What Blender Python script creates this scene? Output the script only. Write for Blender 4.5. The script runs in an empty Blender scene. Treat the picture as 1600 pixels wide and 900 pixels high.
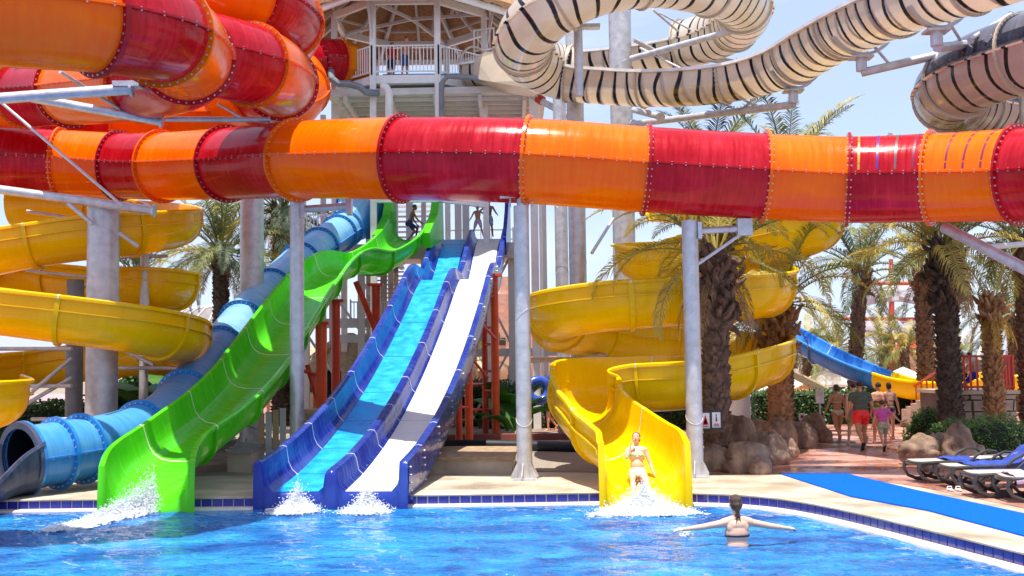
import bpy, bmesh, math, random
from mathutils import Vector, Matrix, Euler, noise
random.seed(7)
R = math.radians
scene = bpy.context.scene
C = scene.collection

# ------------------------------------------------------------------ camera
F_PX = 1775.0
PITCH = math.atan(123 / F_PX)
ROLL = 0.013
CAM = Vector((0, 0, 2.25))
_f = Vector((0, math.cos(PITCH), math.sin(PITCH)))
_u = Vector((0, -math.sin(PITCH), math.cos(PITCH)))
_r = Vector((1, 0, 0))
UP = _u * math.cos(ROLL) + _r * math.sin(ROLL)
RT = _r * math.cos(ROLL) - _u * math.sin(ROLL)
FW = _f
cam_d = bpy.data.cameras.new("camera")
cam = bpy.data.objects.new("camera", cam_d)
C.objects.link(cam)
cam_d.sensor_width = 36
cam_d.lens = F_PX / 1600 * 36
cam_d.clip_end = 6000
m = Matrix.Identity(4)
for i in range(3):
    m[i][0], m[i][1], m[i][2], m[i][3] = RT[i], UP[i], -FW[i], CAM[i]
cam.matrix_world = m
scene.camera = cam

# ------------------------------------------------------------------ light
SUN_EL, SUN_AZ = R(78), R(-20)      # azimuth: degrees from straight behind the camera, towards the left
sun_dir = Vector((math.sin(SUN_AZ) * math.cos(SUN_EL), -math.cos(SUN_AZ) * math.cos(SUN_EL), math.sin(SUN_EL)))
sd = bpy.data.lights.new("sun", 'SUN'); sd.energy = 3.3; sd.angle = R(0.53); sd.color = (1.0, 0.95, 0.86)
sun = bpy.data.objects.new("sun", sd); C.objects.link(sun)
sun.rotation_euler = sun_dir.to_track_quat('Z', 'Y').to_euler()
sun.location = (0, -20, 60)
w = bpy.data.worlds.new("World"); scene.world = w; w.use_nodes = True
wn, wl = w.node_tree.nodes, w.node_tree.links
bg = wn['Background']; sky = wn.new('ShaderNodeTexSky'); sky.sky_type = 'NISHITA'
sky.sun_disc = False; sky.sun_elevation = SUN_EL; sky.sun_rotation = math.atan2(sun_dir.x, sun_dir.y)
sky.air_density = 1.0; sky.dust_density = 1.0; sky.ozone_density = 1.5; sky.altitude = 10
tc = wn.new('ShaderNodeTexCoord'); mp = wn.new('ShaderNodeMapping'); mp.inputs['Scale'].default_value = (1.4, 1.4, 5.0)
nz = wn.new('ShaderNodeTexNoise'); nz.inputs['Scale'].default_value = 2.6; nz.inputs['Detail'].default_value = 7; nz.inputs['Roughness'].default_value = .6
cr = wn.new('ShaderNodeMapRange'); cr.inputs['From Min'].default_value = .48; cr.inputs['From Max'].default_value = .8
cr.inputs['To Min'].default_value = 0.0; cr.inputs['To Max'].default_value = .55
mx = wn.new('ShaderNodeMixRGB'); mx.inputs['Color2'].default_value = (3.7, 3.85, 4.2, 1)
hz = wn.new('ShaderNodeMixRGB'); hz.inputs['Fac'].default_value = .72; hz.inputs['Color2'].default_value = (1.75, 2.02, 2.95, 1)
wl.new(tc.outputs['Generated'], mp.inputs['Vector']); wl.new(mp.outputs['Vector'], nz.inputs['Vector'])
wl.new(nz.outputs['Fac'], cr.inputs['Value']); wl.new(cr.outputs['Result'], mx.inputs['Fac'])
wl.new(sky.outputs['Color'], hz.inputs['Color1']); wl.new(hz.outputs['Color'], mx.inputs['Color1']); wl.new(mx.outputs['Color'], bg.inputs['Color'])
bg.inputs['Strength'].default_value = 0.15
scene.view_settings.view_transform = 'Standard'
scene.view_settings.look = 'None'
scene.view_settings.gamma = 1
scene.view_settings.exposure = 1.18
scene.cycles.max_bounces = 7
scene.cycles.transparent_max_bounces = 12
scene.cycles.use_denoising = True

# ------------------------------------------------------------------ pixel helpers
def at(px, py, Y):
    d = FW + RT * ((px - 800) / F_PX) + UP * ((450 - py) / F_PX)
    return CAM + d * (Y / d.y)
def atz(px, py, z):
    d = FW + RT * ((px - 800) / F_PX) + UP * ((450 - py) / F_PX)
    return CAM + d * ((z - CAM.z) / d.z)
def base(px, py, Y, z=0.0):
    p = at(px, py, Y); p.z = z; return p

# ------------------------------------------------------------------ materials
MATS = {}
def new_mat(name):
    mt = bpy.data.materials.new(name); mt.use_nodes = True
    return mt, mt.node_tree.nodes, mt.node_tree.links, mt.node_tree.nodes['Principled BSDF']
def mat(name, col, rough=.5, metal=0, var=.12, scale=3.0, bump=0.0, bscale=30, coat=0, col2=None, stretch=(1, 1, 1),
        transl=0.0, emit=None, rvar=0.0, spec=None, sheen=0, detail=4):
    if name in MATS: return MATS[name]
    mt, n, l, b = new_mat(name)
    co = n.new('ShaderNodeTexCoord'); mapp = n.new('ShaderNodeMapping'); mapp.inputs['Scale'].default_value = stretch
    l.new(co.outputs['Object'], mapp.inputs['Vector'])
    nt = n.new('ShaderNodeTexNoise'); nt.inputs['Scale'].default_value = scale; nt.inputs['Detail'].default_value = detail
    nt.inputs['Roughness'].default_value = .6
    l.new(mapp.outputs['Vector'], nt.inputs['Vector'])
    r = n.new('ShaderNodeValToRGB')
    c2 = col2 if col2 else tuple(min(1, c * (1 + var)) for c in col)
    c1 = tuple(c * (1 - var) for c in col) if not col2 else col
    r.color_ramp.elements[0].position = .35; r.color_ramp.elements[1].position = .65
    r.color_ramp.elements[0].color = (*c1, 1); r.color_ramp.elements[1].color = (*c2, 1)
    l.new(nt.outputs['Fac'], r.inputs['Fac']); l.new(r.outputs['Color'], b.inputs['Base Color'])
    b.inputs['Roughness'].default_value = rough; b.inputs['Metallic'].default_value = metal
    b.inputs['Coat Weight'].default_value = coat; b.inputs['Coat Roughness'].default_value = .06
    if spec is not None: b.inputs['Specular IOR Level'].default_value = spec
    if rvar:
        mr = n.new('ShaderNodeMapRange'); mr.inputs['To Min'].default_value = max(0, rough - rvar); mr.inputs['To Max'].default_value = rough + rvar
        mr.inputs['From Min'].default_value = .3; mr.inputs['From Max'].default_value = .7
        l.new(nt.outputs['Fac'], mr.inputs['Value']); l.new(mr.outputs['Result'], b.inputs['Roughness'])
    if bump:
        n2 = n.new('ShaderNodeTexNoise'); n2.inputs['Scale'].default_value = bscale; n2.inputs['Detail'].default_value = 5
        l.new(mapp.outputs['Vector'], n2.inputs['Vector'])
        bp = n.new('ShaderNodeBump'); bp.inputs['Strength'].default_value = bump; bp.inputs['Distance'].default_value = .03
        l.new(n2.outputs['Fac'], bp.inputs['Height']); l.new(bp.outputs['Normal'], b.inputs['Normal'])
    if transl:
        out = n['Material Output']; tr = n.new('ShaderNodeBsdfTranslucent'); mxs = n.new('ShaderNodeMixShader')
        l.new(r.outputs['Color'], tr.inputs['Color']); mxs.inputs[0].default_value = transl
        l.new(b.outputs[0], mxs.inputs[1]); l.new(tr.outputs[0], mxs.inputs[2]); l.new(mxs.outputs[0], out.inputs['Surface'])
    MATS[name] = mt
    return mt

def fibre(name, col, fade, transl=.25, rough=.18):
    """glass-fibre shell: gloss coat, slight fading and water streaks that run across the shell"""
    if name in MATS: return MATS[name]
    mt, n, l, b = new_mat(name)
    uv = n.new('ShaderNodeUVMap')
    mapp = n.new('ShaderNodeMapping'); mapp.inputs['Scale'].default_value = (5, .6, 1)
    l.new(uv.outputs['UV'], mapp.inputs['Vector'])
    n1 = n.new('ShaderNodeTexNoise'); n1.inputs['Scale'].default_value = 2.0; n1.inputs['Detail'].default_value = 6; n1.inputs['Roughness'].default_value = .65
    l.new(mapp.outputs['Vector'], n1.inputs['Vector'])
    co = n.new('ShaderNodeTexCoord')
    n2 = n.new('ShaderNodeTexNoise'); n2.inputs['Scale'].default_value = 1.1; n2.inputs['Detail'].default_value = 5
    l.new(co.outputs['Object'], n2.inputs['Vector'])
    ad = n.new('ShaderNodeMath'); ad.operation = 'MULTIPLY'
    l.new(n1.outputs['Fac'], ad.inputs[0]); l.new(n2.outputs['Fac'], ad.inputs[1])
    r = n.new('ShaderNodeValToRGB')
    r.color_ramp.elements[0].position = .17; r.color_ramp.elements[1].position = .40
    r.color_ramp.elements[0].color = (*col, 1); r.color_ramp.elements[1].color = (*fade, 1)
    l.new(ad.outputs[0], r.inputs['Fac']); l.new(r.outputs['Color'], b.inputs['Base Color'])
    mr = n.new('ShaderNodeMapRange'); mr.inputs['From Min'].default_value = .35; mr.inputs['From Max'].default_value = .7
    mr.inputs['To Min'].default_value = rough - .08; mr.inputs['To Max'].default_value = rough + .16
    l.new(n1.outputs['Fac'], mr.inputs['Value']); l.new(mr.outputs['Result'], b.inputs['Roughness'])
    b.inputs['Specular IOR Level'].default_value = .2; b.inputs['Coat Weight'].default_value = .18; b.inputs['Coat Roughness'].default_value = .07
    m2 = n.new('ShaderNodeMapping'); m2.inputs['Scale'].default_value = (.6, 2.2, 1); l.new(uv.outputs['UV'], m2.inputs['Vector'])
    n3 = n.new('ShaderNodeTexNoise'); n3.inputs['Scale'].default_value = 1.4; n3.inputs['Detail'].default_value = 2; l.new(m2.outputs['Vector'], n3.inputs['Vector'])
    bp = n.new('ShaderNodeBump'); bp.inputs['Strength'].default_value = .22; bp.inputs['Distance'].default_value = .05
    l.new(n3.outputs['Fac'], bp.inputs['Height'])
    l.new(bp.outputs['Normal'], b.inputs['Normal']); l.new(bp.outputs['Normal'], b.inputs['Coat Normal'])
    if transl:
        out = n['Material Output']; tr = n.new('ShaderNodeBsdfTranslucent'); mxs = n.new('ShaderNodeMixShader')
        l.new(r.outputs['Color'], tr.inputs['Color']); mxs.inputs[0].default_value = transl
        l.new(b.outputs[0], mxs.inputs[1]); l.new(tr.outputs[0], mxs.inputs[2]); l.new(mxs.outputs[0], out.inputs['Surface'])
    MATS[name] = mt
    return mt

RED = fibre('fibreglass red', (.44, .003, .010), (.68, .022, .040))
ORANGE = fibre('fibreglass orange', (.95, .155, .001), (1.0, .22, .002))
YELLOW = fibre('fibreglass yellow', (.97, .64, .002), (1.0, .74, .005), .2)
GOLD = fibre('fibreglass golden yellow', (.97, .57, .002), (1.0, .66, .004), .25)
GREEN = fibre('fibreglass green', (.09, .68, .012), (.17, .80, .04), .28)
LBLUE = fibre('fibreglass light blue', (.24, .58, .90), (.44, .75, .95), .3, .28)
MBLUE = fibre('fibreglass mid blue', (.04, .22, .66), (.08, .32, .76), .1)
DBLUE = fibre('fibreglass deep blue', (.01, .10, .45), (.02, .16, .55), .1)
VIOLET = fibre('fibreglass violet blue', (.010, .022, .28), (.05, .11, .46), .22)
CYANM = mat('lane cyan', (.003, .27, .80), .38, var=.08, scale=3, bump=.3, bscale=90, col2=(.008, .42, .92), rvar=.2)
WHITEM = mat('lane white', (.70, .69, .66), .42, var=.04, scale=4)
BEIGE = fibre('fibreglass cream', (.66, .54, .40), (.80, .70, .56), .3)
DARKN = fibre('fibreglass navy black', (.010, .012, .035), (.04, .045, .07), 0)
GREYW = fibre('fibreglass grey', (.32, .31, .34), (.45, .44, .46), .1)
CREAMLINE = mat('seam sealant', (.75, .72, .55), .5)
BLACKR = mat('black rubber', (.02, .022, .03), .45)
STEEL = mat('galvanised steel', (.47, .465, .47), .42, .35, scale=5, col2=(.64, .63, .64), bump=.12, bscale=14, rvar=.12)
STEELD = mat('grey painted steel', (.20, .21, .23), .45, .2, var=.15)
STEELW = mat('white painted steel', (.80, .78, .74), .4, var=.06)
REDST = mat('red painted steel', (.62, .045, .012), .38, 0, var=.18)
ORST = mat('orange red painted steel', (.80, .09, .012), .38, 0, var=.1)
BOLT = mat('bolt', (.62, .6, .6), .35, .7)
CLAMP = mat('red clamp', (.5, .03, .015), .5)

# striped translucent shell
def stripes(nm='cream shell with black stripes', ca=(.76, .65, .52), cb=(.90, .83, .73)):
    mt, n, l, b = new_mat(nm)
    uv = n.new('ShaderNodeUVMap'); sp = n.new('ShaderNodeSeparateXYZ'); l.new(uv.outputs['UV'], sp.inputs[0])
    nn = n.new('ShaderNodeTexNoise'); nn.inputs['Scale'].default_value = .45; nn.inputs['Detail'].default_value = 1
    l.new(uv.outputs['UV'], nn.inputs['Vector'])
    ma = n.new('ShaderNodeMath'); ma.operation = 'MULTIPLY_ADD'; ma.inputs[1].default_value = .9
    l.new(nn.outputs['Fac'], ma.inputs[0]); l.new(sp.outputs['X'], ma.inputs[2])
    mo = n.new('ShaderNodeMath'); mo.operation = 'PINGPONG'; mo.inputs[1].default_value = .24
    l.new(ma.outputs[0], mo.inputs[0])
    cr = n.new('ShaderNodeValToRGB'); cr.color_ramp.elements[0].position = .040; cr.color_ramp.elements[1].position = .055
    cr.color_ramp.elements[0].color = (1, 1, 1, 1); cr.color_ramp.elements[1].color = (0, 0, 0, 1)
    l.new(mo.outputs[0], cr.inputs['Fac'])
    n2 = n.new('ShaderNodeTexNoise'); n2.inputs['Scale'].default_value = 1.3; n2.inputs['Detail'].default_value = 5; l.new(uv.outputs['UV'], n2.inputs['Vector'])
    c2 = n.new('ShaderNodeValToRGB'); c2.color_ramp.elements[0].color = (*ca, 1); c2.color_ramp.elements[1].color = (*cb, 1)
    c2.color_ramp.elements[0].position = .3; c2.color_ramp.elements[1].position = .7
    l.new(n2.outputs['Fac'], c2.inputs['Fac'])
    mx = n.new('ShaderNodeMixRGB'); mx.inputs['Color2'].default_value = (.02, .018, .03, 1)
    l.new(cr.outputs['Color'], mx.inputs['Fac']); l.new(c2.outputs['Color'], mx.inputs['Color1']); l.new(mx.outputs['Color'], b.inputs['Base Color'])
    b.inputs['Roughness'].default_value = .2; b.inputs['Coat Weight'].default_value = .6; b.inputs['Coat Roughness'].default_value = .05
    out = n['Material Output']; tr = n.new('ShaderNodeBsdfTranslucent'); ms = n.new('ShaderNodeMixShader'); ms.inputs[0].default_value = .45
    l.new(mx.outputs['Color'], tr.inputs['Color']); l.new(b.outputs[0], ms.inputs[1]); l.new(tr.outputs[0], ms.inputs[2]); l.new(ms.outputs[0], out.inputs['Surface'])
    return mt
STRIPE = stripes()
STRIPEP = stripes('striped shell with painted pink reflection', (.74, .50, .42), (.86, .66, .56))  # pink in the shell colour paints in the red tube's reflection

# ------------------------------------------------------------------ mesh builder
class MB:
    def __init__(s): s.v = []; s.f = []; s.uv = {}
    def quad(s, a, b, c, d):
        i = len(s.v); s.v += [Vector(a), Vector(b), Vector(c), Vector(d)]; s.f.append((i, i+1, i+2, i+3)); return s
    def poly(s, pts):
        i = len(s.v); s.v += [Vector(p) for p in pts]; s.f.append(tuple(range(i, i+len(pts)))); return s
    def box(s, c, size, rot=None, bevel=0):
        c = Vector(c); hx, hy, hz = size[0]/2, size[1]/2, size[2]/2
        M = rot if rot is not None else Matrix.Identity(3)
        i = len(s.v)
        for z in (-hz, hz):
            for x, y in ((-hx, -hy), (hx, -hy), (hx, hy), (-hx, hy)):
                s.v.append(c + M @ Vector((x, y, z)))
        for q in ((3,2,1,0), (4,5,6,7), (0,1,5,4), (1,2,6,5), (2,3,7,6), (3,0,4,7)): s.f.append(tuple(i+k for k in q))
        return s
    def bar(s, a, b, w, h, up=(0, 0, 1)):
        a, b = Vector(a), Vector(b); d = (b-a); L = d.length; d.normalize(); u = Vector(up)
        sd_ = d.cross(u)
        if sd_.length < 1e-4: sd_ = d.cross(Vector((1, 0, 0)))
        sd_.normalize(); u = sd_.cross(d)
        M = Matrix((sd_, d, u)).transposed()
        return s.box((a+b)/2, (w, L, h), M)
    def tube(s, a, b, r0, r1=None, n=12, caps=True):
        a, b = Vector(a), Vector(b); r1 = r0 if r1 is None else r1
        d = (b-a).normalized(); q = d.to_track_quat('Z', 'Y')
        i = len(s.v)
        for p, r in ((a, r0), (b, r1)):
            for k in range(n):
                t = 2*math.pi*k/n; s.v.append(p + q @ Vector((r*math.cos(t), r*math.sin(t), 0)))
        for k in range(n):
            k2 = (k+1) % n; s.f.append((i+k, i+k2, i+n+k2, i+n+k))
        if caps: s.f.append(tuple(i+k for k in reversed(range(n)))); s.f.append(tuple(i+n+k for k in range(n)))
        return s
    def pipe(s, pts, r, n=8, caps=True, closed=False):
        pts = [Vector(p) for p in pts]; N = len(pts); i0 = len(s.v)
        rr = r if isinstance(r, (list, tuple)) else [r]*N
        prev = None
        for k, p in enumerate(pts):
            if closed: t = pts[(k+1) % N] - pts[k-1]
            else: t = pts[min(k+1, N-1)] - pts[max(k-1, 0)]
            t.normalize()
            if prev is None: x = t.orthogonal().normalized()
            else: x = (prev - t*prev.dot(t)).normalized()
            prev = x; y = t.cross(x)
            for j in range(n):
                an = 2*math.pi*j/n; s.v.append(p + (x*math.cos(an) + y*math.sin(an))*rr[k])
        for k in range(N if closed else N-1):
            k2 = (k+1) % N
            for j in range(n):
                j2 = (j+1) % n; s.f.append((i0+k*n+j, i0+k*n+j2, i0+k2*n+j2, i0+k2*n+j))
        if caps and not closed:
            s.f.append(tuple(i0+j for j in reversed(range(n)))); s.f.append(tuple(i0+(N-1)*n+j for j in range(n)))
        return s
    def ball(s, c, rad, nu=12, nv=8, rot=None, fn=None):
        c = Vector(c); rad = (rad,)*3 if not hasattr(rad, '__len__') else rad
        M = rot if rot is not None else Matrix.Identity(3); i = len(s.v)
        for a in range(nv+1):
            ph = math.pi*a/nv
            for b_ in range(nu):
                th = 2*math.pi*b_/nu
                d = Vector((math.sin(ph)*math.cos(th), math.sin(ph)*math.sin(th), math.cos(ph)))
                k = fn(d) if fn else 1
                s.v.append(c + M @ Vector((d.x*rad[0]*k, d.y*rad[1]*k, d.z*rad[2]*k)))
        for a in range(nv):
            for b_ in range(nu):
                b2 = (b_+1) % nu
                q = (i+a*nu+b_, i+(a+1)*nu+b_, i+(a+1)*nu+b2, i+a*nu+b2)
                s.f.append(q)
        return s
    def lathe(s, prof, c=(0, 0, 0), n=20):
        c = Vector(c); i = len(s.v)
        for r, z in prof:
            for k in range(n):
                t = 2*math.pi*k/n; s.v.append(c + Vector((r*math.cos(t), r*math.sin(t), z)))
        for a in range(len(prof)-1):
            for k in range(n):
                k2 = (k+1) % n; s.f.append((i+a*n+k, i+a*n+k2, i+(a+1)*n+k2, i+(a+1)*n+k))
        return s
    def prism(s, outline, z0, z1):
        i = len(s.v); n = len(outline)
        for z in (z0, z1):
            for p in outline: s.v.append(Vector((p[0], p[1], z)))
        s.f.append(tuple(i+k for k in reversed(range(n)))); s.f.append(tuple(i+n+k for k in range(n)))
        for k in range(n):
            k2 = (k+1) % n; s.f.append((i+k, i+k2, i+n+k2, i+n+k))
        return s
    def build(s, name, mt, parent=None, world=True, smooth=False, angle=.6, kind=None, origin=None):
        me = bpy.data.meshes.new(name)
        off = Vector((0, 0, 0))
        if parent is not None and world:
            off = parent.matrix_world.translation.copy() if parent.parent is None else parent.parent.matrix_world.translation.copy()
            if parent.parent is None: off = parent.location.copy()
            else: off = (parent.parent.location + parent.location).copy()
        if origin is not None: off = off + Vector(origin) if parent is None else Vector(origin)
        me.from_pydata([tuple(v - off) for v in s.v], [], s.f)
        mts = mt if isinstance(mt, (list, tuple)) else [mt]
        for x in mts: me.materials.append(x)
        if s.uv:
            ul = me.uv_layers.new(name='UVMap')
            for pi, p in enumerate(me.polygons):
                u = s.uv.get(pi)
                if u:
                    for li, uvv in zip(p.loop_indices, u): ul.data[li].uv = uvv
        if smooth:
            me.polygons.foreach_set('use_smooth', [True]*len(me.polygons)); me.set_sharp_from_angle(angle=angle)
        o = bpy.data.objects.new(name, me); C.objects.link(o)
        if parent is not None:
            o.parent = parent
            if origin is not None: o.location = Vector(origin) - parent.location
        elif origin is not None: o.location = origin
        if kind: o['kind'] = kind
        return o

def tag(o, label=None, cat=None, group=None, kind=None):
    if label: o['label'] = label
    if cat: o['category'] = cat
    if group: o['group'] = group
    if kind: o['kind'] = kind
    return o
def thing(name, loc, label, cat, group=None, rz=0):
    o = bpy.data.objects.new(name, None); C.objects.link(o); o.empty_display_size = .3
    o.location = loc; o.rotation_euler.z = rz
    return tag(o, label, cat, group)
def inst(src, parent, loc=(0, 0, 0), rot=(0, 0, 0), sc=1.0, name=None):
    """object that shares a mesh"""
    me = src.data if hasattr(src, 'data') else src
    o = bpy.data.objects.new(name or me.name, me); C.objects.link(o); o.parent = parent
    o.location = loc; o.rotation_euler = rot
    o.scale = (sc,)*3 if not hasattr(sc, '__len__') else sc
    return o
def copy_tree(o, parent=None):
    c = o.copy(); C.objects.link(c)
    if parent is not None: c.parent = parent
    for ch in list(o.children): copy_tree(ch, c)
    return c

# ------------------------------------------------------------------ swept paths
class Path:
    def __init__(s, pts, n=14):
        """pts: world positions with optional 4th value (bank in degrees)"""
        P = [Vector(p[:3]) for p in pts]; B = [p[3] if len(p) > 3 else 0 for p in pts]
        P = [P[0]*2-P[1]] + P + [P[-1]*2-P[-2]]; B = [B[0]] + B + [B[-1]]
        out = []; bo = []; s.ctrl = []
        for i in range(1, len(P)-2):
            p0, p1, p2, p3 = P[i-1:i+3]
            t0 = 0; t1 = t0 + max((p1-p0).length, 1e-3)**.5; t2 = t1 + max((p2-p1).length, 1e-3)**.5; t3 = t2 + max((p3-p2).length, 1e-3)**.5
            s.ctrl.append(len(out))
            for k in range(n):
                t = t1 + (t2-t1)*k/n
                A1 = p0*((t1-t)/(t1-t0)) + p1*((t-t0)/(t1-t0)); A2 = p1*((t2-t)/(t2-t1)) + p2*((t-t1)/(t2-t1)); A3 = p2*((t3-t)/(t3-t2)) + p3*((t-t2)/(t3-t2))
                B1 = A1*((t2-t)/(t2-t0)) + A2*((t-t0)/(t2-t0)); B2 = A2*((t3-t)/(t3-t1)) + A3*((t-t1)/(t3-t1))
                out.append(B1*((t2-t)/(t2-t1)) + B2*((t-t1)/(t2-t1)))
                e = k/n; e = e*e*(3-2*e); bo.append(B[i]*(1-e) + B[i+1]*e)
        s.ctrl.append(len(out)); out.append(P[-2]); bo.append(B[-1])
        s.p = out; s.b = bo; s.s = [0]
        for a, b_ in zip(out, out[1:]): s.s.append(s.s[-1] + (b_-a).length)
        s.L = s.s[-1]
        s.cs = [s.s[i] for i in s.ctrl]
    def fr(s, t):
        t = min(max(t, 0), s.L); lo, hi = 0, len(s.s)-1
        while hi-lo > 1:
            mid = (lo+hi)//2
            if s.s[mid] <= t: lo = mid
            else: hi = mid
        u = (t - s.s[lo])/max(1e-9, s.s[hi]-s.s[lo])
        p = s.p[lo].lerp(s.p[hi], u)
        a = (s.p[hi]-s.p[max(lo-1, 0)]).normalized(); b_ = (s.p[min(hi+1, len(s.p)-1)]-s.p[lo]).normalized()
        T = a.lerp(b_, u).normalized()
        S = T.cross(Vector((0, 0, 1))).normalized(); U = S.cross(T)
        bk = R(s.b[lo]*(1-u) + s.b[hi]*u)
        S2 = S*math.cos(bk) + U*math.sin(bk); U2 = U*math.cos(bk) - S*math.sin(bk)
        return p, T, S2, U2

def px_path(pts, n=14):
    return Path([tuple(at(p[0], p[1], p[2])) + ((p[3],) if len(p) > 3 else ()) for p in pts], n)

def offset2d(prof, t):
    out = []
    for i, (x, y) in enumerate(prof):
        x0, y0 = prof[max(i-1, 0)]; x1, y1 = prof[min(i+1, len(prof)-1)]
        dx, dy = x1-x0, y1-y0; L = math.hypot(dx, dy) or 1
        out.append((x + dy/L*t, y - dx/L*t))
    return out

def sweep(mb, path, s0, s1, prof, ds=.25, thick=0.0, caps=True, lift=0.0, closed=False):
    """prof: list of (side, up) or a function of s returning one; thick>0 makes an open profile solid"""
    n = max(1, int(math.ceil((s1-s0)/ds))); i0 = len(mb.v); m = None
    for k in range(n+1):
        t = s0 + (s1-s0)*k/n
        p, T, S, U = path.fr(t)
        pr = prof(t) if callable(prof) else prof
        if thick: loop = pr + list(reversed(offset2d(pr, thick)))
        else: loop = pr
        m = len(loop)
        for a, b_ in loop: mb.v.append(p + S*a + U*(b_+lift))
    cl = closed or bool(thick)
    # arc length along the profile for uv
    pr = prof(s0) if callable(prof) else prof
    loop = pr + list(reversed(offset2d(pr, thick))) if thick else pr
    vv = [0]
    for a, b_ in zip(loop, loop[1:]+loop[:1]): vv.append(vv[-1] + math.hypot(b_[0]-a[0], b_[1]-a[1]))
    for k in range(n):
        u0 = s0 + (s1-s0)*k/n; u1 = s0 + (s1-s0)*(k+1)/n
        for j in range(m if cl else m-1):
            j2 = (j+1) % m
            mb.uv[len(mb.f)] = ((u0, vv[j]), (u0, vv[j+1]), (u1, vv[j+1]), (u1, vv[j]))
            mb.f.append((i0+k*m+j, i0+k*m+j2, i0+(k+1)*m+j2, i0+(k+1)*m+j))
    if thick and caps:
        h = m//2
        for base_ in (i0, i0+n*m):
            for j in range(h-1): mb.f.append((base_+j, base_+j+1, base_+m-2-j, base_+m-1-j))
    return mb

def arc(r, a0, a1, n, cx=0, cy=0):
    return [(cx + r*math.cos(R(a0 + (a1-a0)*k/n)), cy + r*math.sin(R(a0 + (a1-a0)*k/n))) for k in range(n+1)]

def seg_cuts(path, step, s0=0, s1=None):
    s1 = path.L if s1 is None else s1
    n = max(1, round((s1-s0)/step)); return [s0 + (s1-s0)*k/n for k in range(n+1)]

def s_at_px(path, px, lo=0, hi=None):
    """arc length where the path, seen by eye, crosses a picture column"""
    best = None; hi = path.L if hi is None else hi
    N = 800
    for k in range(N+1):
        t = lo + (hi-lo)*k/N; p = path.fr(t)[0] - CAM
        x = 800 + F_PX*p.dot(RT)/p.dot(FW)
        d = abs(x-px)
        if best is None or d < best[0]: best = (d, t)
    return best[1]

def tube_slide(name, path, cuts, r, upper, lower, label, cat='water slide', group=None, flange=None, seam_deg=(0, 180), bolts=True,
               fl_h=.085, ds=.22, nseg=14, ring_bolts=34, seg_name=('upper_shell', 'lower_shell'), skip_upper=()):
    """closed tube of bolted half shells; flange rings at each joint, seam lips on both sides"""
    root = thing(name, path.fr(0)[0], label, cat, group)
    bm_ = MB()
    a0, a1 = seam_deg
    for i, (s0, s1) in enumerate(zip(cuts, cuts[1:])):
        u = upper[i % len(upper)]; lo = lower[i % len(lower)]
        if i not in skip_upper:
            sweep(MB(), path, s0, s1, arc(r, a0, a1, nseg), ds)
            x = MB(); sweep(x, path, s0, s1, arc(r, a0, a1, nseg), ds); x.build(seg_name[0], u, root, smooth=True)
        x = MB(); sweep(x, path, s0, s1, arc(r, a1, a0+360, nseg), ds, thick=.012 if i in skip_upper else 0); x.build(seg_name[1], lo, root, smooth=True)
        for sg, an in ((1, a0), (-1, a1)):
            x = MB(); ca, sa = r*math.cos(R(an)), r*math.sin(R(an))
            pr = [(ca - sg*.01, sa-.018), (ca + sg*.07, sa-.018), (ca + sg*.07, sa+.018), (ca - sg*.01, sa+.018)]
            sweep(x, path, s0+.03, s1-.03, pr, .3, closed=True)
            if bolts:
                nb = max(2, int((s1-s0)/.26))
                for k in range(nb):
                    p, T, S, U = path.fr(s0 + (s1-s0)*(k+.5)/nb)
                    bm_.bar(p + S*(ca+sg*.045) + U*(sa-.035), p + S*(ca+sg*.045) + U*(sa+.03), .022, .022, T)
            x.build('seam_lip', lo, root)
    for i, sc in enumerate(cuts):
        mtl = (lower + lower)[i % len(lower)] if flange is None else flange
        full = arc(r-.005, 0, 360, 36)
        x = MB()
        open_ = (i in skip_upper and i-1 in skip_upper)
        aa = (180, 360) if open_ else (0, 360)
        pr_o = arc(r+fl_h, *aa, 32); pr_i = arc(r-.004, *aa, 32)
        i0 = len(x.v); m_ = len(pr_o)
        for t, pr in ((sc-.028, pr_i), (sc-.028, pr_o), (sc+.028, pr_o), (sc+.028, pr_i)):
            p, T, S, U = path.fr(t); 
            p = path.fr(sc)[0] + T*(t-sc)
            for a, b_ in pr: x.v.append(p + S*a + U*b_)
        for q in range(3):
            for j in range(m_-1): x.f.append((i0+q*m_+j, i0+q*m_+j+1, i0+(q+1)*m_+j+1, i0+(q+1)*m_+j))
        x.build('joint_flange', mtl, root, smooth=True, angle=.5)
        if bolts:
            p, T, S, U = path.fr(sc)
            for k in range(ring_bolts):
                an = 360*k/ring_bolts
                if open_ and an < 180: continue
                q = p + S*((r+.042)*math.cos(R(an))) + U*((r+.042)*math.sin(R(an)))
                bm_.tube(q - T*.05, q + T*.05, .017, n=5)
    if bolts: bm_.build('bolts', BOLT, root, kind='stuff')
    return root

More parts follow.
